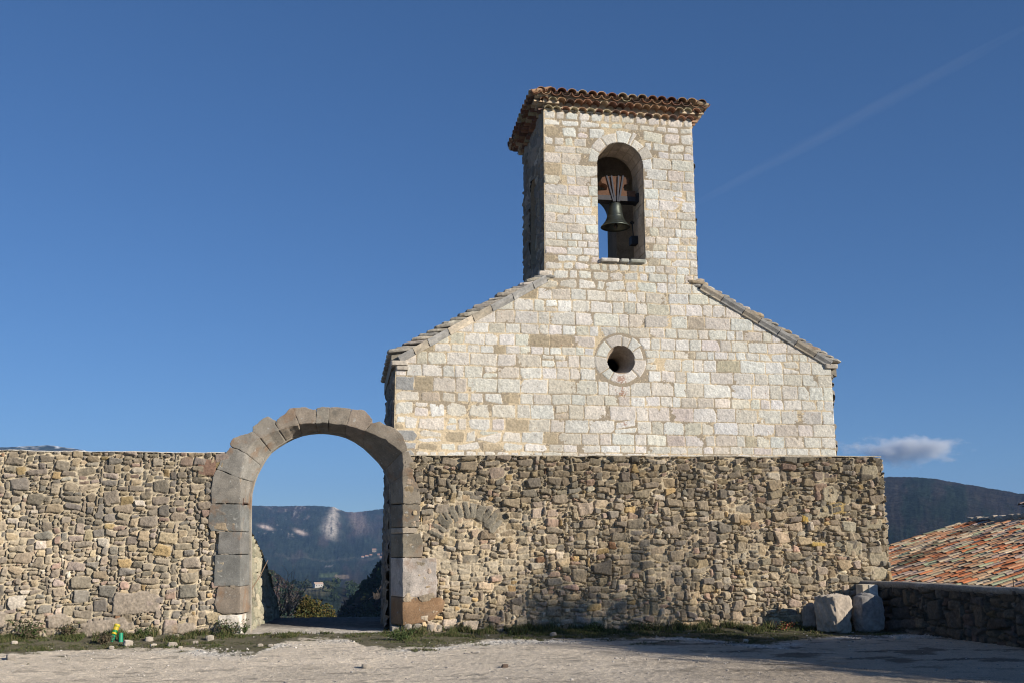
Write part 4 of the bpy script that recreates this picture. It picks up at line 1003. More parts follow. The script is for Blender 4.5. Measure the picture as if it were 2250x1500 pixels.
m = MB(); plate(m, hs_loop, [], YBL - 0.12, YBL + 0.12, lambda u, d, v: np.stack([u, d, v], -1), (0.17, 0.09, 0.055)); m.build('headstock', M_WOOD, bell)
a, b = HP(*Zb(150, 745)), HP(*Zb(575, 720))
m = MB(); m.box((a[0] - 0.02, YBL - 0.13, a[1]), (b[0], YBL + 0.13, b[1]), (0.035, 0.032, 0.035)); m.box((HP(*Zb(535, 0))[0], YBL - 0.15, a[1] - 0.01), (BO[1] - 0.005, YBL + 0.14, HP(*Zb(0, 650))[1]), (0.03, 0.03, 0.035)); m.build('bearing_beam', M_IRON, bell)
for tx, bx, dy in ((250, 322, -0.14), (298, 335, -0.15), (372, 362, -0.15), (418, 378, -0.14)):
    t_, b_ = at(*Zb(tx, 500), YBL + dy), at(*Zb(bx, 765), YBL - 0.145)
    m = MB(); q = (b_ - t_); w_ = np.array([0.017, 0, 0]); d_2 = np.array([0, 0.006, 0])
    V = [t_ - w_ - d_2, t_ + w_ - d_2, t_ + w_ + d_2, t_ - w_ + d_2, b_ - w_ - d_2, b_ + w_ - d_2, b_ + w_ + d_2, b_ - w_ + d_2]
    m.add(V, [(0, 1, 5, 4), (1, 2, 6, 5), (2, 3, 7, 6), (3, 0, 4, 7), (3, 2, 1, 0), (4, 5, 6, 7)], None, (0.03, 0.032, 0.042)); m.build('strap', M_IRON, bell)
for dx in (-0.045, 0.0, 0.045): m = MB(); m.tube([(bc[0] + dx, YBL - 0.02, bz + 0.53), (bc[0] + dx, YBL - 0.02, bz + 0.60), (bc[0] + dx * 0.5, YBL, bz + 0.63)], 0.018, 8, (0.14, 0.14, 0.12)); m.build('crown_loop', M_BRONZE, bell, True)
hm = empty('bell_striker', tuple(at(1390, 525, FRONT + 0.62)), 'black electric bell striker on the right inner side of the tower opening', 'bell striker')
p0, p1 = at(*Zb(510, 985), FRONT + 0.55), at(*Zb(526, 1150), FRONT + 0.55)
m = MB(); m.tube([p0, p1], 0.014, 8, (0.03, 0.03, 0.03)); m.build('rod', M_IRON, hm)
m = MB(); rock(m, p0, (0.10, 0.08, 0.07), 4, (0.03, 0.03, 0.03), box=0.2, amp=0.03); m.build('hammer_head', M_IRON, hm, True)
a, b = at(*Zb(497, 1208), FRONT + 0.55), at(*Zb(570, 1130), FRONT + 0.55)
m = MB(); m.box((a[0], FRONT + 0.48, a[2]), (BO[1] - 0.012, FRONT + 0.68, b[2]), (0.022, 0.022, 0.024)); m.build('motor_box', M_IRON, hm)

# ------------------------------------------------------------------ low wall on the right
LW0, LW1 = np.array([10.62, 20.24]), np.array([12.9, 2.0])
dl = (LW1 - LW0); LL = np.linalg.norm(dl); dl = dl / LL; nl_ = np.array([-dl[1], dl[0]]) * -1.0           # nl_: towards the yard
if nl_[0] > 0: nl_ = -nl_
def mapLow(u, h, v): return np.stack([LW0[0] + dl[0] * u + nl_[0] * h, LW0[1] + dl[1] * u + nl_[1] * h, v], -1)
rel = Relief(-0.02, 9.0, -0.1, 0.93, 0.018, 14, warp=0.04, mortar=(0.14, 0.125, 0.10), mdepth=0.05)
rubble(rel, cell=0.06, big=0.1, proud=(0.01, 0.07), tone=lambda u, v: np.array([0.42, 0.40, 0.39]))  # stones and mortar toned down: shade on this face put into the colour
m = MB(); rel.mesh(m, mapLow, lambda u: 0.90 + 0.02 * fbm(u, u * 0 + 2, 0.6, 77, 2))
u = np.arange(-0.05, 18.2, 0.04)
tl_ = 0.90 + 0.02 * fbm(u, u * 0 + 2, 0.6, 77, 2)
secs = [(0.03, -0.06), (0.075, -0.03), (0.085, 0.015), (0.05, 0.05), (-0.1, 0.06), (-0.3, 0.055), (-0.45, 0.03), (-0.46, -0.05)]
P = np.stack([np.stack([LW0[0] + dl[0] * u + nl_[0] * (o + 0.012 * fbm(u, u * 0 + k, 0.15, 78, 2)), LW0[1] + dl[1] * u + nl_[1] * (o + 0.012 * fbm(u, u * 0 + k, 0.15, 78, 2)), tl_ + dz + 0.008 * fbm(u, u * 0 + k, 0.2, 79, 3)], -1) for k, (o, dz) in enumerate(secs)])
m.grid(P, np.clip(np.array([0.32, 0.285, 0.24]) * (1 + 0.35 * sinoise(P.reshape(-1, 3), 0.25, 8))[:, None], 0, 1))
P = np.stack([np.stack([LW0[0] + dl[0] * u - nl_[0] * 0.42, LW0[1] + dl[1] * u - nl_[1] * 0.42, np.full_like(u, zz)], -1) for zz in (0.9, -4.0)]); m.grid(P, np.array([0.35, 0.3, 0.24]))
P = np.stack([np.stack([LW0[0] + dl[0] * u[220:], LW0[1] + dl[1] * u[220:], np.full_like(u[220:], zz)], -1) for zz in (-0.1, 0.9)]); m.grid(P, np.array([0.28, 0.25, 0.2]))
low = m.build('low_wall', M_RUB, None, True)
tag(low, 'low stone parapet wall, its stones darkened as shade, with rough coping at the right edge of the yard', 'wall')
p = at(2205, 1288, 16.2); m = MB()
q = LW0 + dl * 4.1 - nl_ * 0.1
m.tube([(q[0], q[1], 0.90), (q[0] + 0.01, q[1], 1.12)], 0.008, 6, (0.06, 0.04, 0.03)); tag(m.build('iron_rod', M_IRON), 'thin rusty iron rod standing up from the low parapet wall', 'rod')
# boulders and post in the corner
def boulder(px, py, sz, seed, col, label, box=0.5, amp=0.10, rotz=0.0, lift=0.5):
    g = on(px, py); m = MB(); rock(m, (g[0], g[1] + sz[1] * 0.35, sz[2] * lift - 0.06), sz, seed, col, box, amp, rotz=rotz, fine=True)
    return tag(m.build('boulder', M_ROCK, None, True), label, 'boulder', 'boulders in the wall corner')
boulder(1845, 1391, (0.66, 0.64, 0.88), 61, (0.47, 0.40, 0.32), 'big pale angular boulder with a sunlit top in the wall corner', 0.72, 0.09, 0.52, 0.47)
boulder(1921, 1390, (0.64, 0.5, 0.88), 62, (0.29, 0.27, 0.25), 'grey round topped boulder standing beside the low wall', 0.45, 0.05, 0.0, 0.48)
boulder(1793, 1386, (0.40, 0.4, 0.66), 63, (0.28, 0.26, 0.23), 'dark shaded boulder leaning left of the big pale one', 0.5, 0.12, 0.6, 0.45)
g = at(1905, 1300, 19.75); m = MB()
m.box((g[0] - 0.155, 19.62, 0.0), (g[0] + 0.155, 19.9, 0.90), (0.58, 0.50, 0.38)); m.box((g[0] - 0.02, 19.60, 0.0), (g[0] + 0.158, 19.622, 0.895), (0.72, 0.69, 0.64))
tag(m.build('stone_post', M_ROCK), 'square pale stone post standing behind the grey boulder', 'post')

# ------------------------------------------------------------------ tiled house beyond the low wall
XE, XRD, YA, YZ_ = 12.0, 18.05, 17.9, 27.7
ZE, ZD = 0.60, 2.34
house = empty('tiled_house', (15, 23, -4), 'low house with an orange and lichen stained clay tile roof behind the parapet', 'house')
m = MB(); m.box((XE + 0.35, YA + 0.2, -4.5), (XRD + 2.1, YZ_ - 0.2, 0.35), (0.55, 0.48, 0.38))
m.add([(XE + 0.35, y, 0.35) for y in (YA + 0.2, YZ_ - 0.2)] + [(XRD + 2.1, y, 0.35) for y in (YA + 0.2, YZ_ - 0.2)] + [(XRD, y, ZD - 0.12) for y in (YA + 0.2, YZ_ - 0.2)] + [(XRD + 2.1, y, ZD - 0.75) for y in (YA + 0.2, YZ_ - 0.2)], None, [(0, 2, 4), (2, 6, 4), (3, 1, 5), (7, 3, 5), (2, 3, 6), (3, 7, 6)], (0.55, 0.48, 0.38))
m.build('wall', M_ROCK, house)
RC = [((0.50, 0.25, 0.13), 24), ((0.55, 0.36, 0.21), 24), ((0.55, 0.43, 0.28), 20), ((0.54, 0.19, 0.08), 15), ((0.40, 0.40, 0.24), 9), ((0.46, 0.33, 0.25), 12), ((0.2, 0.13, 0.10), 4)]
m = MB(); rr2 = np.random.default_rng(43)
sl = math.atan2(ZD - ZE, XRD - XE); u3 = np.array([math.cos(sl), 0, math.sin(sl)]); n3 = np.array([-math.sin(sl), 0, math.cos(sl)]); v3 = np.array([0, 1.0, 0])
ncol = int((YZ_ - YA) / 0.25); rows = int(math.hypot(XRD - XE, ZD - ZE) / 0.36)
for k in range(ncol + 1):
    y = YA + k * 0.25
    ph = rr2.uniform(0, 0.12)
    for q in range(rows + 1):
        base = np.array([XE, y + 0.02 * math.sin(q * 0.6 + k), ZE + 0.03 * math.sin(y * 0.9) * (q / rows)]) + u3 * (0.36 * q + ph - 0.1)
        dark = 0.35 if abs((q - 6) * 0.30 - (k - 26) * 0.33) < 0.5 and rr2.random() < 0.6 else 1.0
        if q < rows: tile(m, base + v3 * 0.125, u3, v3, n3, 0.10, 0.108, 0.46, pick(rr2, RC, 0.12) * 0.9 * dark, up=False, seg=5)
        w_ = rr2.normal() * 0.045
        tile(m, base + n3 * (0.04 + 0.02 * rr2.random()), u3 + v3 * w_, v3, n3, 0.118, 0.095, 0.48, pick(rr2, RC, 0.13) * dark, seg=6)
XQ, ZQ = XRD + 2.4, ZD - 2.4 * math.tan(math.atan2(ZD - ZE, XRD - XE))
V = [(XE, YA, ZE - 0.05), (XRD, YA, ZD - 0.05), (XRD, YZ_, ZD - 0.05), (XE, YZ_, ZE - 0.05), (XQ, YA, ZQ - 0.05), (XQ, YZ_, ZQ - 0.05)]
m.add(V, [(0, 1, 2, 3), (1, 4, 5, 2)], None, (0.34, 0.2, 0.13))
u4 = np.array([-u3[0], 0, u3[2]]); n4 = np.array([-n3[0], 0, n3[2]])
for k in range(ncol // 1):
    for q in range(0, 7):
        tile(m, np.array([XQ, YA + k * 0.25, ZQ]) + u4 * 0.325 * q, u4, v3, n4, 0.098, 0.08, 0.44, pick(rr2, RC, 0.13), seg=3)
roof = m.build('roof', M_TILE, house)
m = MB(); y = YA
while y < YZ_:
    L_ = rr2.uniform(0.25, 0.5); rock(m, (XRD + rr2.normal() * 0.03, y + L_ / 2, ZD + 0.09 + rr2.uniform(-0.02, 0.05)), (rr2.uniform(0.22, 0.34), L_ * 1.05, rr2.uniform(0.14, 0.24)), int(y * 100), np.array((0.55, 0.46, 0.36)) * rr2.uniform(0.75, 1.15), box=0.4, amp=0.14, rotz=0); y += L_ * 0.95
m.build('ridge_stones', M_ROCK, roof, True)
m = MB(); y0_ = YA - 0.02
for q in range(16):
    rock(m, np.array([XE + 0.2, YA - 0.06, ZE]) + u3 * (0.4 * q), (0.44, 0.22, 0.14), 900 + q, np.array((0.6, 0.52, 0.38)) * rr2.uniform(0.85, 1.1), box=0.7, amp=0.06, rotz=0)
m.build('verge_mortar', M_ROCK, roof, True)
# second roof: only the tip of its eave shows at the right edge
p = at(2237, 1111, 30.0)
h2 = empty('upper_house', (25, 26, -1), 'house whose round eave tile just shows at the right edge of the photo', 'house')
hx0, hy1, hz0 = p[0], p[1], p[2]
m = MB(); m.box((hx0 + 0.45, hy1 - 9.0, -4), (hx0 + 8, hy1 - 0.25, hz0 - 0.02), (0.55, 0.49, 0.4)); m.build('wall', M_ROCK, h2)
m = MB(); s2 = math.radians(17); ua = np.array([math.cos(s2), 0, math.sin(s2)]); na = np.array([-math.sin(s2), 0, math.cos(s2)])
V = [(hx0 + 0.05, hy1, hz0 - 0.03), (hx0 + 4.3, hy1, hz0 + 4.25 * math.tan(s2) - 0.03), (hx0 + 4.3, hy1 - 9.3, hz0 + 4.25 * math.tan(s2) - 0.03), (hx0 + 0.05, hy1 - 9.3, hz0 - 0.03), (hx0 + 8.5, hy1, hz0 - 0.03), (hx0 + 8.5, hy1 - 9.3, hz0 - 0.03)]
m.add(V, [(0, 1, 2, 3), (1, 4, 5, 2)], None, (0.34, 0.2, 0.13))
for k in range(43):
    for q in range(13):
        tile(m, np.array([hx0, hy1 - 0.1 - 0.215 * k, hz0]) + ua * 0.325 * q + na * 0.02, ua, v3, na, 0.098, 0.082, 0.44, pick(rr2, RC, 0.13), seg=6 if k < 4 else 4)
m.build('roof', M_TILE, h2)

# ------------------------------------------------------------------ ruined wall, bush and canes behind the gate
rel = Relief(20.95, 26.4, -0.4, 2.15, 0.02, 15, warp=0.05, mortar=(0.36, 0.33, 0.24), mdepth=0.03)
rubble(rel, cell=0.07, proud=(0.0, 0.035), pal=[((0.33, 0.31, 0.23), 5), ((0.28, 0.27, 0.20), 5), ((0.38, 0.34, 0.25), 3)])
rtop = lambda y: np.interp(y, [20.9, 22.0, 22.8, 23.6, 24.5, 25.2, 25.8, 26.2, 26.5], [2.02, 1.95, 1.82, 1.55, 1.22, 0.85, 0.5, 0.1, -0.4]) + 0.05 * fbm(y, y * 0, 0.4, 80, 3)
def mapRuin(u, h, v): return np.stack([-1.93 + h + 0.26 * smooth(22, 26, u) + 0.14 * smooth(0.9, -0.1, v), u, v], -1)
m = MB(); V_ = rel.mesh(m, mapRuin, rtop)
u = rel.u; t_ = rtop(u)
P = np.stack([np.stack([-1.93 + 0.26 * smooth(22, 26, u) + 0.02 - d, u, t_ + dz], -1) for d, dz in ((0, 0), (0.15, 0.05), (0.5, 0.03), (0.7, -0.1), (0.72, -2.6))]); m.grid(P, np.array([0.30, 0.28, 0.2]))
tag(m.build('ruined_wall', M_RUB, None, True), 'broken stone wall sloping down behind the left side of the gateway', 'wall')
r = np.random.default_rng(9)
def bush(name, px0, px1, pyt, pyb, Y, cols, n, size, label, cat, seed, squash=1.0):
    a, b, t = at(px0, pyb, Y), at(px1, pyb, Y), at(px0, pyt, Y); c = (a + b) / 2; w = (b[0] - a[0]) / 2; h = t[2] - a[2]
    rr = np.random.default_rng(seed); o = empty(name, tuple(c), label, cat)
    lob = [(rr.uniform(-0.65, 0.65) * w, rr.uniform(-0.4, 0.4) * w, rr.uniform(0.3, 0.72) * h, rr.uniform(0.28, 0.42)) for _ in range(9)]
    m = MB()
    for (lx, ly, lz, s) in lob:
        k = n // 9; d = rr.normal(size=(k, 3)); d /= np.linalg.norm(d, axis=1)[:, None]; d *= (0.5 + 0.5 * rr.random(k) ** 0.6)[:, None] * [w * s * 1.35, w * s * 1.2, h * s * 1.05]
        P = c + [lx, ly, lz] + d; cc = np.array([cols[i] for i in rr.integers(0, len(cols), k)])
        leaves(m, P, size, cc, 0, seed + int(lx * 100) % 50)
    m.build('foliage', M_LEAF, o)
    m = MB()
    for (lx, ly, lz, s) in lob: m.tube([c + [lx * 0.1, 0, -0.15], c + [lx * 0.5, ly * 0.5, lz * 0.5], c + [lx, ly, lz]], [0.02, 0.014, 0.006], 5, (0.12, 0.09, 0.06))
    m.build('stems', M_BARK, o); return o
bush('bush', 632, 735, 1306, 1430, 43.0, [(0.11, 0.095, 0.026), (0.075, 0.08, 0.024), (0.14, 0.095, 0.03), (0.045, 0.055, 0.02)], 6300, 0.06, 'yellow green bush below the terrace edge seen through the gateway', 'bush', 71)
o = empty('bare_shrub', tuple(at(610, 1350, 27.2)), 'leafless grey twiggy shrub beside the yellow bush beyond the gateway', 'shrub')
m = MB()
for k in range(26):
    a = at(r.uniform(598, 640), 1352, 27.2); b = at(r.uniform(612, 690), r.uniform(1245, 1325), 27.2 + r.uniform(-0.4, 0.4)); mid = (a + b) / 2 + r.normal(size=3) * 0.06
    m.tube([a, mid, b], [0.010, 0.007, 0.003], 5, (0.16, 0.12, 0.10))
    for _ in range(3):
        c_ = mid + (b - mid) * r.random(); m.tube([c_, c_ + r.normal(size=3) * 0.13 + [0, 0, 0.1]], [0.004, 0.002], 4, (0.16, 0.12, 0.10))
o2 = m.build('twigs', M_BARK, o)
o = empty('dry_canes', tuple(at(545, 1370, 21.3)), 'dry brown canes leaning on the broken wall behind the left jamb', 'canes')
for (x0, y0, x1, y1, w_) in ((541, 1375, 553, 1250, 0.012), (545, 1365, 549, 1262, 0.010), (549, 1300, 589, 1229, 0.011), (543, 1368, 556, 1278, 0.008), (547, 1340, 545, 1240, 0.008)):
    m = MB(); a, b = at(x0, y0, 21.35), at(x1, y1, 21.6); m.tube([a, (a + b) / 2 + [0.02, 0, 0], b], [w_, w_ * 0.9, w_ * 0.6], 6, (0.30, 0.21, 0.14)); m.build('cane', M_BARK, o)

# ------------------------------------------------------------------ grass, weeds, gravel, loose stones
def blades(n, x0, x1, y0, y1, h0, h1, seed, cols, thin=0.006):
    rr = np.random.default_rng(seed); x, y = rr.uniform(x0, x1, n), rr.uniform(y0, y1, n)
    k = rr.random(n) < grass_mask(x, y) * smooth(-0.3, 0.35, fbm(x, y, 0.22, 46, 3)); x, y = x[k], y[k]; n = len(x); z = ground_z(x, y)
    h = rr.uniform(h0, h1, n) * (0.55 + 0.9 * smooth(-0.2, 0.5, fbm(x, y, 0.35, 47, 2))) * (0.6 + 0.6 * smooth(19.3, 20.2, y)) * np.where((x > -2.0) & (x < 1.1), 0.45, 1.0); a = rr.uniform(0, 6.28, n)
    dx, dy = np.cos(a), np.sin(a); ln = h * rr.uniform(0.15, 0.9, n); w = thin * rr.uniform(0.7, 1.4, n); b = rr.uniform(0, 6.28, n)
    B = np.stack([x, y, z - 0.005], -1); W = np.stack([-np.sin(b) * w, np.cos(b) * w, 0 * w], -1)
    M_ = B + np.stack([dx * ln * 0.4, dy * ln * 0.4, h * 0.6], -1); T = B + np.stack([dx * ln, dy * ln, h], -1)
    V = np.stack([B - W, B + W, M_ + W * 0.7, M_ - W * 0.7, T], 1).reshape(-1, 3); I = np.arange(n) * 5
    c = np.array([cols[i] for i in rr.integers(0, len(cols), n)]) * rr.uniform(0.7, 1.3, n)[:, None]
    mb.add(V, np.stack([I, I + 1, I + 2, I + 3], -1), np.stack([I + 3, I + 2, I + 4], -1), np.repeat(c, 5, axis=0))
mb = MB()
GC_ = [(0.070, 0.092, 0.026), (0.052, 0.072, 0.020), (0.088, 0.092, 0.034), (0.15, 0.125, 0.06), (0.055, 0.058, 0.028)]
blades(210000, -7.4, 10.6, 15.5, 20.28, 0.02, 0.075, 1, GC_)
blades(60000, -7.4, 9.6, 19.5, 20.26, 0.04, 0.12, 2, GC_[:4])
kind(mb.build('grass', M_GRASS), 'stuff')
mb = MB(); rr = np.random.default_rng(77); n = 24000
x = rr.uniform(-7, 11, n); y = rr.uniform(12, 20.2, n)
band = np.exp(-((y - grass_edge(x) + 0.25) / 0.5) ** 2)
k = rr.random(n) < 0.02 + 0.9 * band * smooth(-0.3, 0.35, fbm(x, y, 0.9, 35, 3)); x, y = x[k], y[k]
z = ground_z(x, y)
for i in range(len(x)):
    s = rr.uniform(0.012, 0.032) * (1.5 if rr.random() < 0.06 else 1)
    rock(mb, (x[i], y[i], z[i] + s * 0.2), (s * rr.uniform(0.9, 1.6), s, s * 0.75), i, np.array((0.50, 0.46, 0.41)) * rr.uniform(0.5, 1.15), box=0.3, amp=0.15, low=True)
kind(mb.build('gravel', M_ROCK), 'stuff')
def weed(px, py, w, h, n, cols, label, seed, stems=14, leaf=0.022):
    g = on(px, py); g[1] = min(g[1], 20.12); g[2] = float(ground_z(g[0], g[1])); rr = np.random.default_rng(seed)
    o = empty('weed_clump', tuple(g), label, 'weed', None); m = MB(); tips = []
    for _ in range(stems):
        a = rr.uniform(0, 6.28); d = np.array([math.cos(a) * w * rr.uniform(0.1, 0.5), math.sin(a) * w * 0.3 * rr.random(), h * rr.uniform(0.45, 1)])
        m.tube([g, g + d * 0.5 + [0, 0, h * 0.1], g + d], [0.004, 0.003, 0.0015], 4, np.array(cols[-1]) * 0.9); tips.append((g + d * 0.3, g + d))
    m.build('stems', M_BARK, o); m = MB(); i = rr.integers(0, len(tips), n); t = rr.random(n)[:, None]
    A = np.array([q[0] for q in tips])[i]; B = np.array([q[1] for q in tips])[i]
    leaves(m, A + (B - A) * t + rr.normal(size=(n, 3)) * [w * 0.09, w * 0.06, h * 0.08], leaf, np.array([cols[q] for q in rr.integers(0, len(cols), n)]), 0, seed); m.build('leaves', M_LEAF, o)
DG = [(0.05, 0.075, 0.022), (0.07, 0.10, 0.03), (0.04, 0.06, 0.02)]; DB = [(0.13, 0.095, 0.06), (0.10, 0.085, 0.05), (0.08, 0.09, 0.035)]
weed(62, 1408, 0.62, 0.34, 700, DG + DB[:1], 'tall leafy green weed by the wall at the far left of the grass', 1)
weed(155, 1403, 0.40, 0.26, 360, DB, 'brownish weed against the wall left of the green pipes', 2)
weed(228, 1413, 0.42, 0.22, 260, DB[:2], 'dry twiggy weed just left of the green pipes', 3)
weed(312, 1404, 0.30, 0.18, 260, DG, 'small green weed just right of the green pipes', 4)
weed(505, 1400, 0.60, 0.30, 560, DB + DG[:2], 'purplish brown weed at the foot of the left gate jamb', 5)
weed(554, 1384, 0.14, 0.20, 140, DG, 'small green weed inside the gateway behind the left jamb', 6, 8)
weed(880, 1408, 0.55, 0.20, 420, DG, 'low green weed at the foot of the right gate jamb', 7)
weed(1310, 1392, 0.5, 0.20, 380, DG, 'green weed at the wall foot in the middle of the right wall', 8)
weed(1420, 1390, 0.36, 0.16, 260, DG + DB[:1], 'olive weed at the wall foot right of the middle of the right wall', 9)
weed(1725, 1388, 0.45, 0.17, 300, [(0.22, 0.06, 0.04), (0.11, 0.11, 0.035), (0.08, 0.10, 0.03)], 'reddish weed at the wall foot beside the boulders', 10)
ST = [(22, 1447, 0.16, 'white stone lying at the far left where grass meets gravel'), (31, 1414, 0.10, 'small pale stone in the grass at the far left'), (244, 1424, 0.10, 'small pinkish stone in front of the green pipes'),
      (281, 1417, 0.18, 'flat pale stone lying just right of the green pipes'), (327, 1408, 0.14, 'round yellowish stone in the grass near the left wall'), (336, 1420, 0.10, 'small white stone in front of the round yellowish one'),
      (378, 1421, 0.15, 'angular pinkish white stone in the grass left of the gateway'), (386, 1404, 0.13, 'flat pale stone close to the wall behind the angular one'), (396, 1424, 0.06, 'tiny white stone right of the angular pinkish one'),
      (429, 1413, 0.10, 'low pale stone in the grass midway to the gateway'), (460, 1406, 0.14, 'flat white stone near the foot of the left gate jamb'), (572, 1420, 0.09, 'cream stone at the grass edge left of the gateway path'),
      (594, 1420, 0.08, 'grey white stone at the start of the gateway path'), (805, 1465, 0.12, 'lone pale stone out on the bare gravel'), (1216, 1397, 0.13, 'yellowish stone in the shaded grass under the right wall'),
      (1110, 1466, 0.09, 'lone dark brown stone out on the gravel'), (893, 1388, 0.19, 'pale round stone wedged under the rusty block of the right jamb'), (914, 1389, 0.17, 'pale upright stone under the middle of the rusty block'),
      (939, 1386, 0.17, 'tan stone under the right end of the rusty block'), (958, 1388, 0.15, 'tan stone at the wall foot right of the rusty block'), (1640, 1412, 0.10, 'white stone in the pale gravel before the right wall'), (1975, 1408, 0.14, 'dim stone at the foot of the low wall in shade')]
for i, (px, py, s, lab) in enumerate(ST):
    g = on(px, py); m = MB()
    if 880 < px < 970: g[1] = 20.22
    rock(m, (g[0], g[1] + s * 0.2, float(ground_z(g[0], g[1])) + s * (0.22 if not 880 < px < 970 else 0.45)), (s * 1.15, s * 0.9, s * (0.75 if not 880 < px < 970 else 1.0)), 500 + i, (0.17, 0.12, 0.09) if 'dark' in lab else np.array((0.44, 0.385, 0.32)) * random.uniform(0.8, 1.1), box=0.45, amp=0.14)
    tag(m.build('loose_stone', M_ROCK, None, True), lab, 'stone', 'loose stones on the ground')

# green and yellow pipes by the left wall
Zp = lambda x, y: (200 + x / 18.75, 1350 + y / 18.75)
g0 = on(252, 1420); YP = 19.55
pipes = empty('pipe_ends', tuple(at(252, 1418, YP)), 'two short green pipe ends, one with yellow tape, by the left wall', 'pipes')
a, b, c_, d_ = at(*Zp(810, 1290), YP), at(*Zp(935, 800), YP), at(*Zp(965, 690), YP), at(*Zp(1085, 400), YP + 0.08)
m = MB(); m.tube([a - [0.02, 0, 0.08], a, (a + b) / 2, b], 0.036, 14, (0.015, 0.22, 0.115)); m.build('pipe', M_PLAS, pipes)
m = MB()
for t0, t1, cc in ((0.0, 0.16, (0.55, 0.40, 0.02)), (0.165, 0.40, (0.02, 0.20, 0.05)), (0.405, 0.72, (0.52, 0.37, 0.03)), (0.725, 0.82, (0.25, 0.30, 0.03)), (0.825, 1.0, (0.6, 0.45, 0.04))):
    m.tube([b + (d_ - b) * t0, b + (d_ - b) * t1], 0.043 + 0.012 * t0, 14, cc)
m.build('taped_end', M_PLAS, pipes)
e0, e1 = at(*Zp(1225, 1210), YP), at(*Zp(1235, 740), YP + 0.03); ax = (e1 - e0) / np.linalg.norm(e1 - e0)
m = MB(); m.tube([e0 - ax * 0.08, e0, e1], 0.038, 14, (0.012, 0.25, 0.135)); m.tube([e1 + ax * 0.001, e1 + ax * 0.002], 0.022, 12, (0.01, 0.05, 0.03)); m.build('pipe', M_PLAS, pipes)

# ------------------------------------------------------------------ trees outside the frame whose shade falls into it
def tree(x, y, h, cr, label, seed, dens=5000, leaf=0.13):
    rr = np.random.default_rng(seed); o = empty('pine_tree', (x, y, 0), label, 'tree', None); m = MB()
    m.tube([(x, y, -0.3), (x + 0.1, y, h * 0.35), (x - 0.1, y + 0.1, h * 0.7), (x, y, h * 0.95)], [0.24, 0.18, 0.11, 0.03], 10, (0.13, 0.09, 0.06)); L = MB(); cl = []
    for _ in range(34):
        z = h * rr.uniform(0.34, 0.99); k = cr * (1.02 - 0.72 * ((z / h - 0.34) / 0.66) ** 1.3) * rr.uniform(0.45, 1.0); a = rr.uniform(0, 6.28)
        q = np.array([x + k * math.cos(a), y + k * math.sin(a), z]); m.tube([(x, y, z - k * 0.35), ((x + q[0]) / 2, (y + q[1]) / 2, z - k * 0.1), q], [0.05, 0.035, 0.012], 6, (0.13, 0.09, 0.06)); cl.append(q)
    for i, q in enumerate(cl):
        d = rr.normal(size=(dens // 34, 3)) * [cr * 0.2, cr * 0.2, cr * 0.13]; leaves(L, q + d, leaf, np.array((0.045, 0.07, 0.025)) * rr.uniform(0.8, 1.2), 0, seed + i)
    m.build('trunk', M_BARK, o); L.build('crown', M_LEAF, o)
tree(24.5, -4.7, 11.0, 2.9, 'tall pine tree right of the yard, its top shading the wall foot', 5, 3400)
tree(18.2, 1.4, 6.3, 2.5, 'shorter pine tree beside the road, shading the right of the yard', 6, 5200)
tree(16.6, 5.4, 4.6, 2.6, 'low pine tree nearest the parapet outside the yard', 8, 5200)
tree(21.5, 0.5, 6.8, 2.4, 'slim pine tree between the tall one and the shorter one', 9, 5200)

# ------------------------------------------------------------------ cloud and vapour trail
def volume_mat(name, dens, noise_scale=None, col=(1, 1, 1), lo=0.45, hi=0.7, aniso=0.0):
    m = bpy.data.materials.new(name); m.use_nodes = True; N, L = m.node_tree.nodes, m.node_tree.links; N.clear()
    out = N.new('ShaderNodeOutputMaterial'); v = N.new('ShaderNodeVolumePrincipled'); v.inputs['Color'].default_value = (*col, 1); v.inputs['Density'].default_value = dens; v.inputs['Anisotropy'].default_value = aniso
    L.new(v.outputs[0], out.inputs['Volume'])
    if noise_scale:
        co = N.new('ShaderNodeTexCoord'); nz = N.new('ShaderNodeTexNoise'); nz.inputs['Scale'].default_value = noise_scale; nz.inputs['Detail'].default_value = 5; nz.inputs['Roughness'].default_value = 0.6
        mr = N.new('ShaderNodeMapRange'); mr.inputs[1].default_value = lo; mr.inputs[2].default_value = hi; mr.inputs[3].default_value = 0; mr.inputs[4].default_value = dens
        L.new(co.outputs['Object'], nz.inputs['Vector']); 
        ln = N.new('ShaderNodeVectorMath'); ln.operation = 'LENGTH'; sc = N.new('ShaderNodeVectorMath'); sc.operation = 'MULTIPLY'
        return m, N, L, co, nz, mr, v
    return m
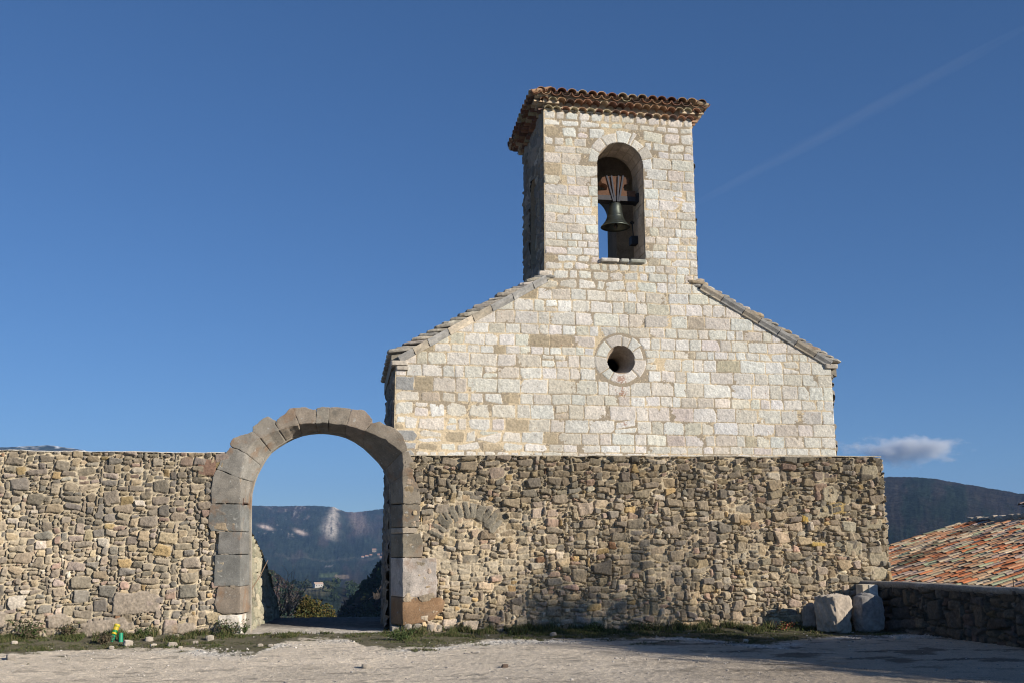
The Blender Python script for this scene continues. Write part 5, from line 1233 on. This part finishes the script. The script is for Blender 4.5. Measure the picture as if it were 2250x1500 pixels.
def cloud(name, px, py, wpx, hpx, dist, dens, nscale, label, cat, stretch=1.0, roll=0.0, bias=0.0, gain=1.0, deep=None):
    d = ray(px, py); d = d / math.hypot(d[0], d[1]); c = d * dist + EY
    a = math.atan2(d[0], d[1]); ppm = FOC * 1.02 / dist
    mb = MB(); S = CS_V / np.linalg.norm(CS_V, axis=1)[:, None]; mb.add(S, CS_F)
    m, N, L, co, nz, mr, v = volume_mat(name + '_vapour', dens, nscale, aniso=-0.35)
    sc = N.new('ShaderNodeVectorMath'); sc.operation = 'MULTIPLY'; sc.inputs[1].default_value = (1.0 * stretch, 1.0, 0.6)
    for l in list(nz.inputs['Vector'].links): L.remove(l)
    L.new(co.outputs['Object'], sc.inputs[0]); L.new(sc.outputs[0], nz.inputs['Vector'])
    ln = N.new('ShaderNodeVectorMath'); ln.operation = 'LENGTH'; L.new(co.outputs['Object'], ln.inputs[0])
    # density = gain * (1 - |p|) + noise - bias, in the cloud's own space
    s1 = N.new('ShaderNodeMath'); s1.operation = 'SUBTRACT'; s1.inputs[0].default_value = 1.0; L.new(ln.outputs['Value'], s1.inputs[1])
    s2 = N.new('ShaderNodeMath'); s2.operation = 'MULTIPLY_ADD'; s2.inputs[1].default_value = gain; L.new(s1.outputs[0], s2.inputs[0]); L.new(nz.outputs[0], s2.inputs[2])
    mr.inputs[1].default_value = bias; mr.inputs[2].default_value = bias + 0.30; L.new(s2.outputs[0], mr.inputs[0]); L.new(mr.outputs[0], v.inputs['Density'])
    o = mb.build(name, m, None, True)
    o.location = c; o.scale = (wpx / 2 / ppm, (deep or wpx / 2) / 2 / ppm, hpx / 2 / ppm); o.rotation_euler = (0, roll, -a)
    return tag(o, label, cat)
cloud('cloud', 1985, 988, 330, 92, 13000, 0.014, 2.6, 'small white topped grey cloud low over the dark hill on the right', 'cloud', 1.3, 0.03, 0.72, 0.55)
cloud('vapour_trail', 1885, 258, 880, 34, 16000, 0.00026, 1.6, 'faint thin vapour trail slanting up across the sky right of the tower', 'vapour trail', 2.0, -0.41, 0.42, 0.45, 26)

# ------------------------------------------------------------------ the air
m = volume_mat('air', 6e-5, None, (0.32, 0.56, 1.0))
mb = MB(); mb.box((-9600, -400, -118), (9600, 9700, 620))
hz = mb.build('haze', m); kind(hz, 'stuff'); hz.display_type = 'WIRE'
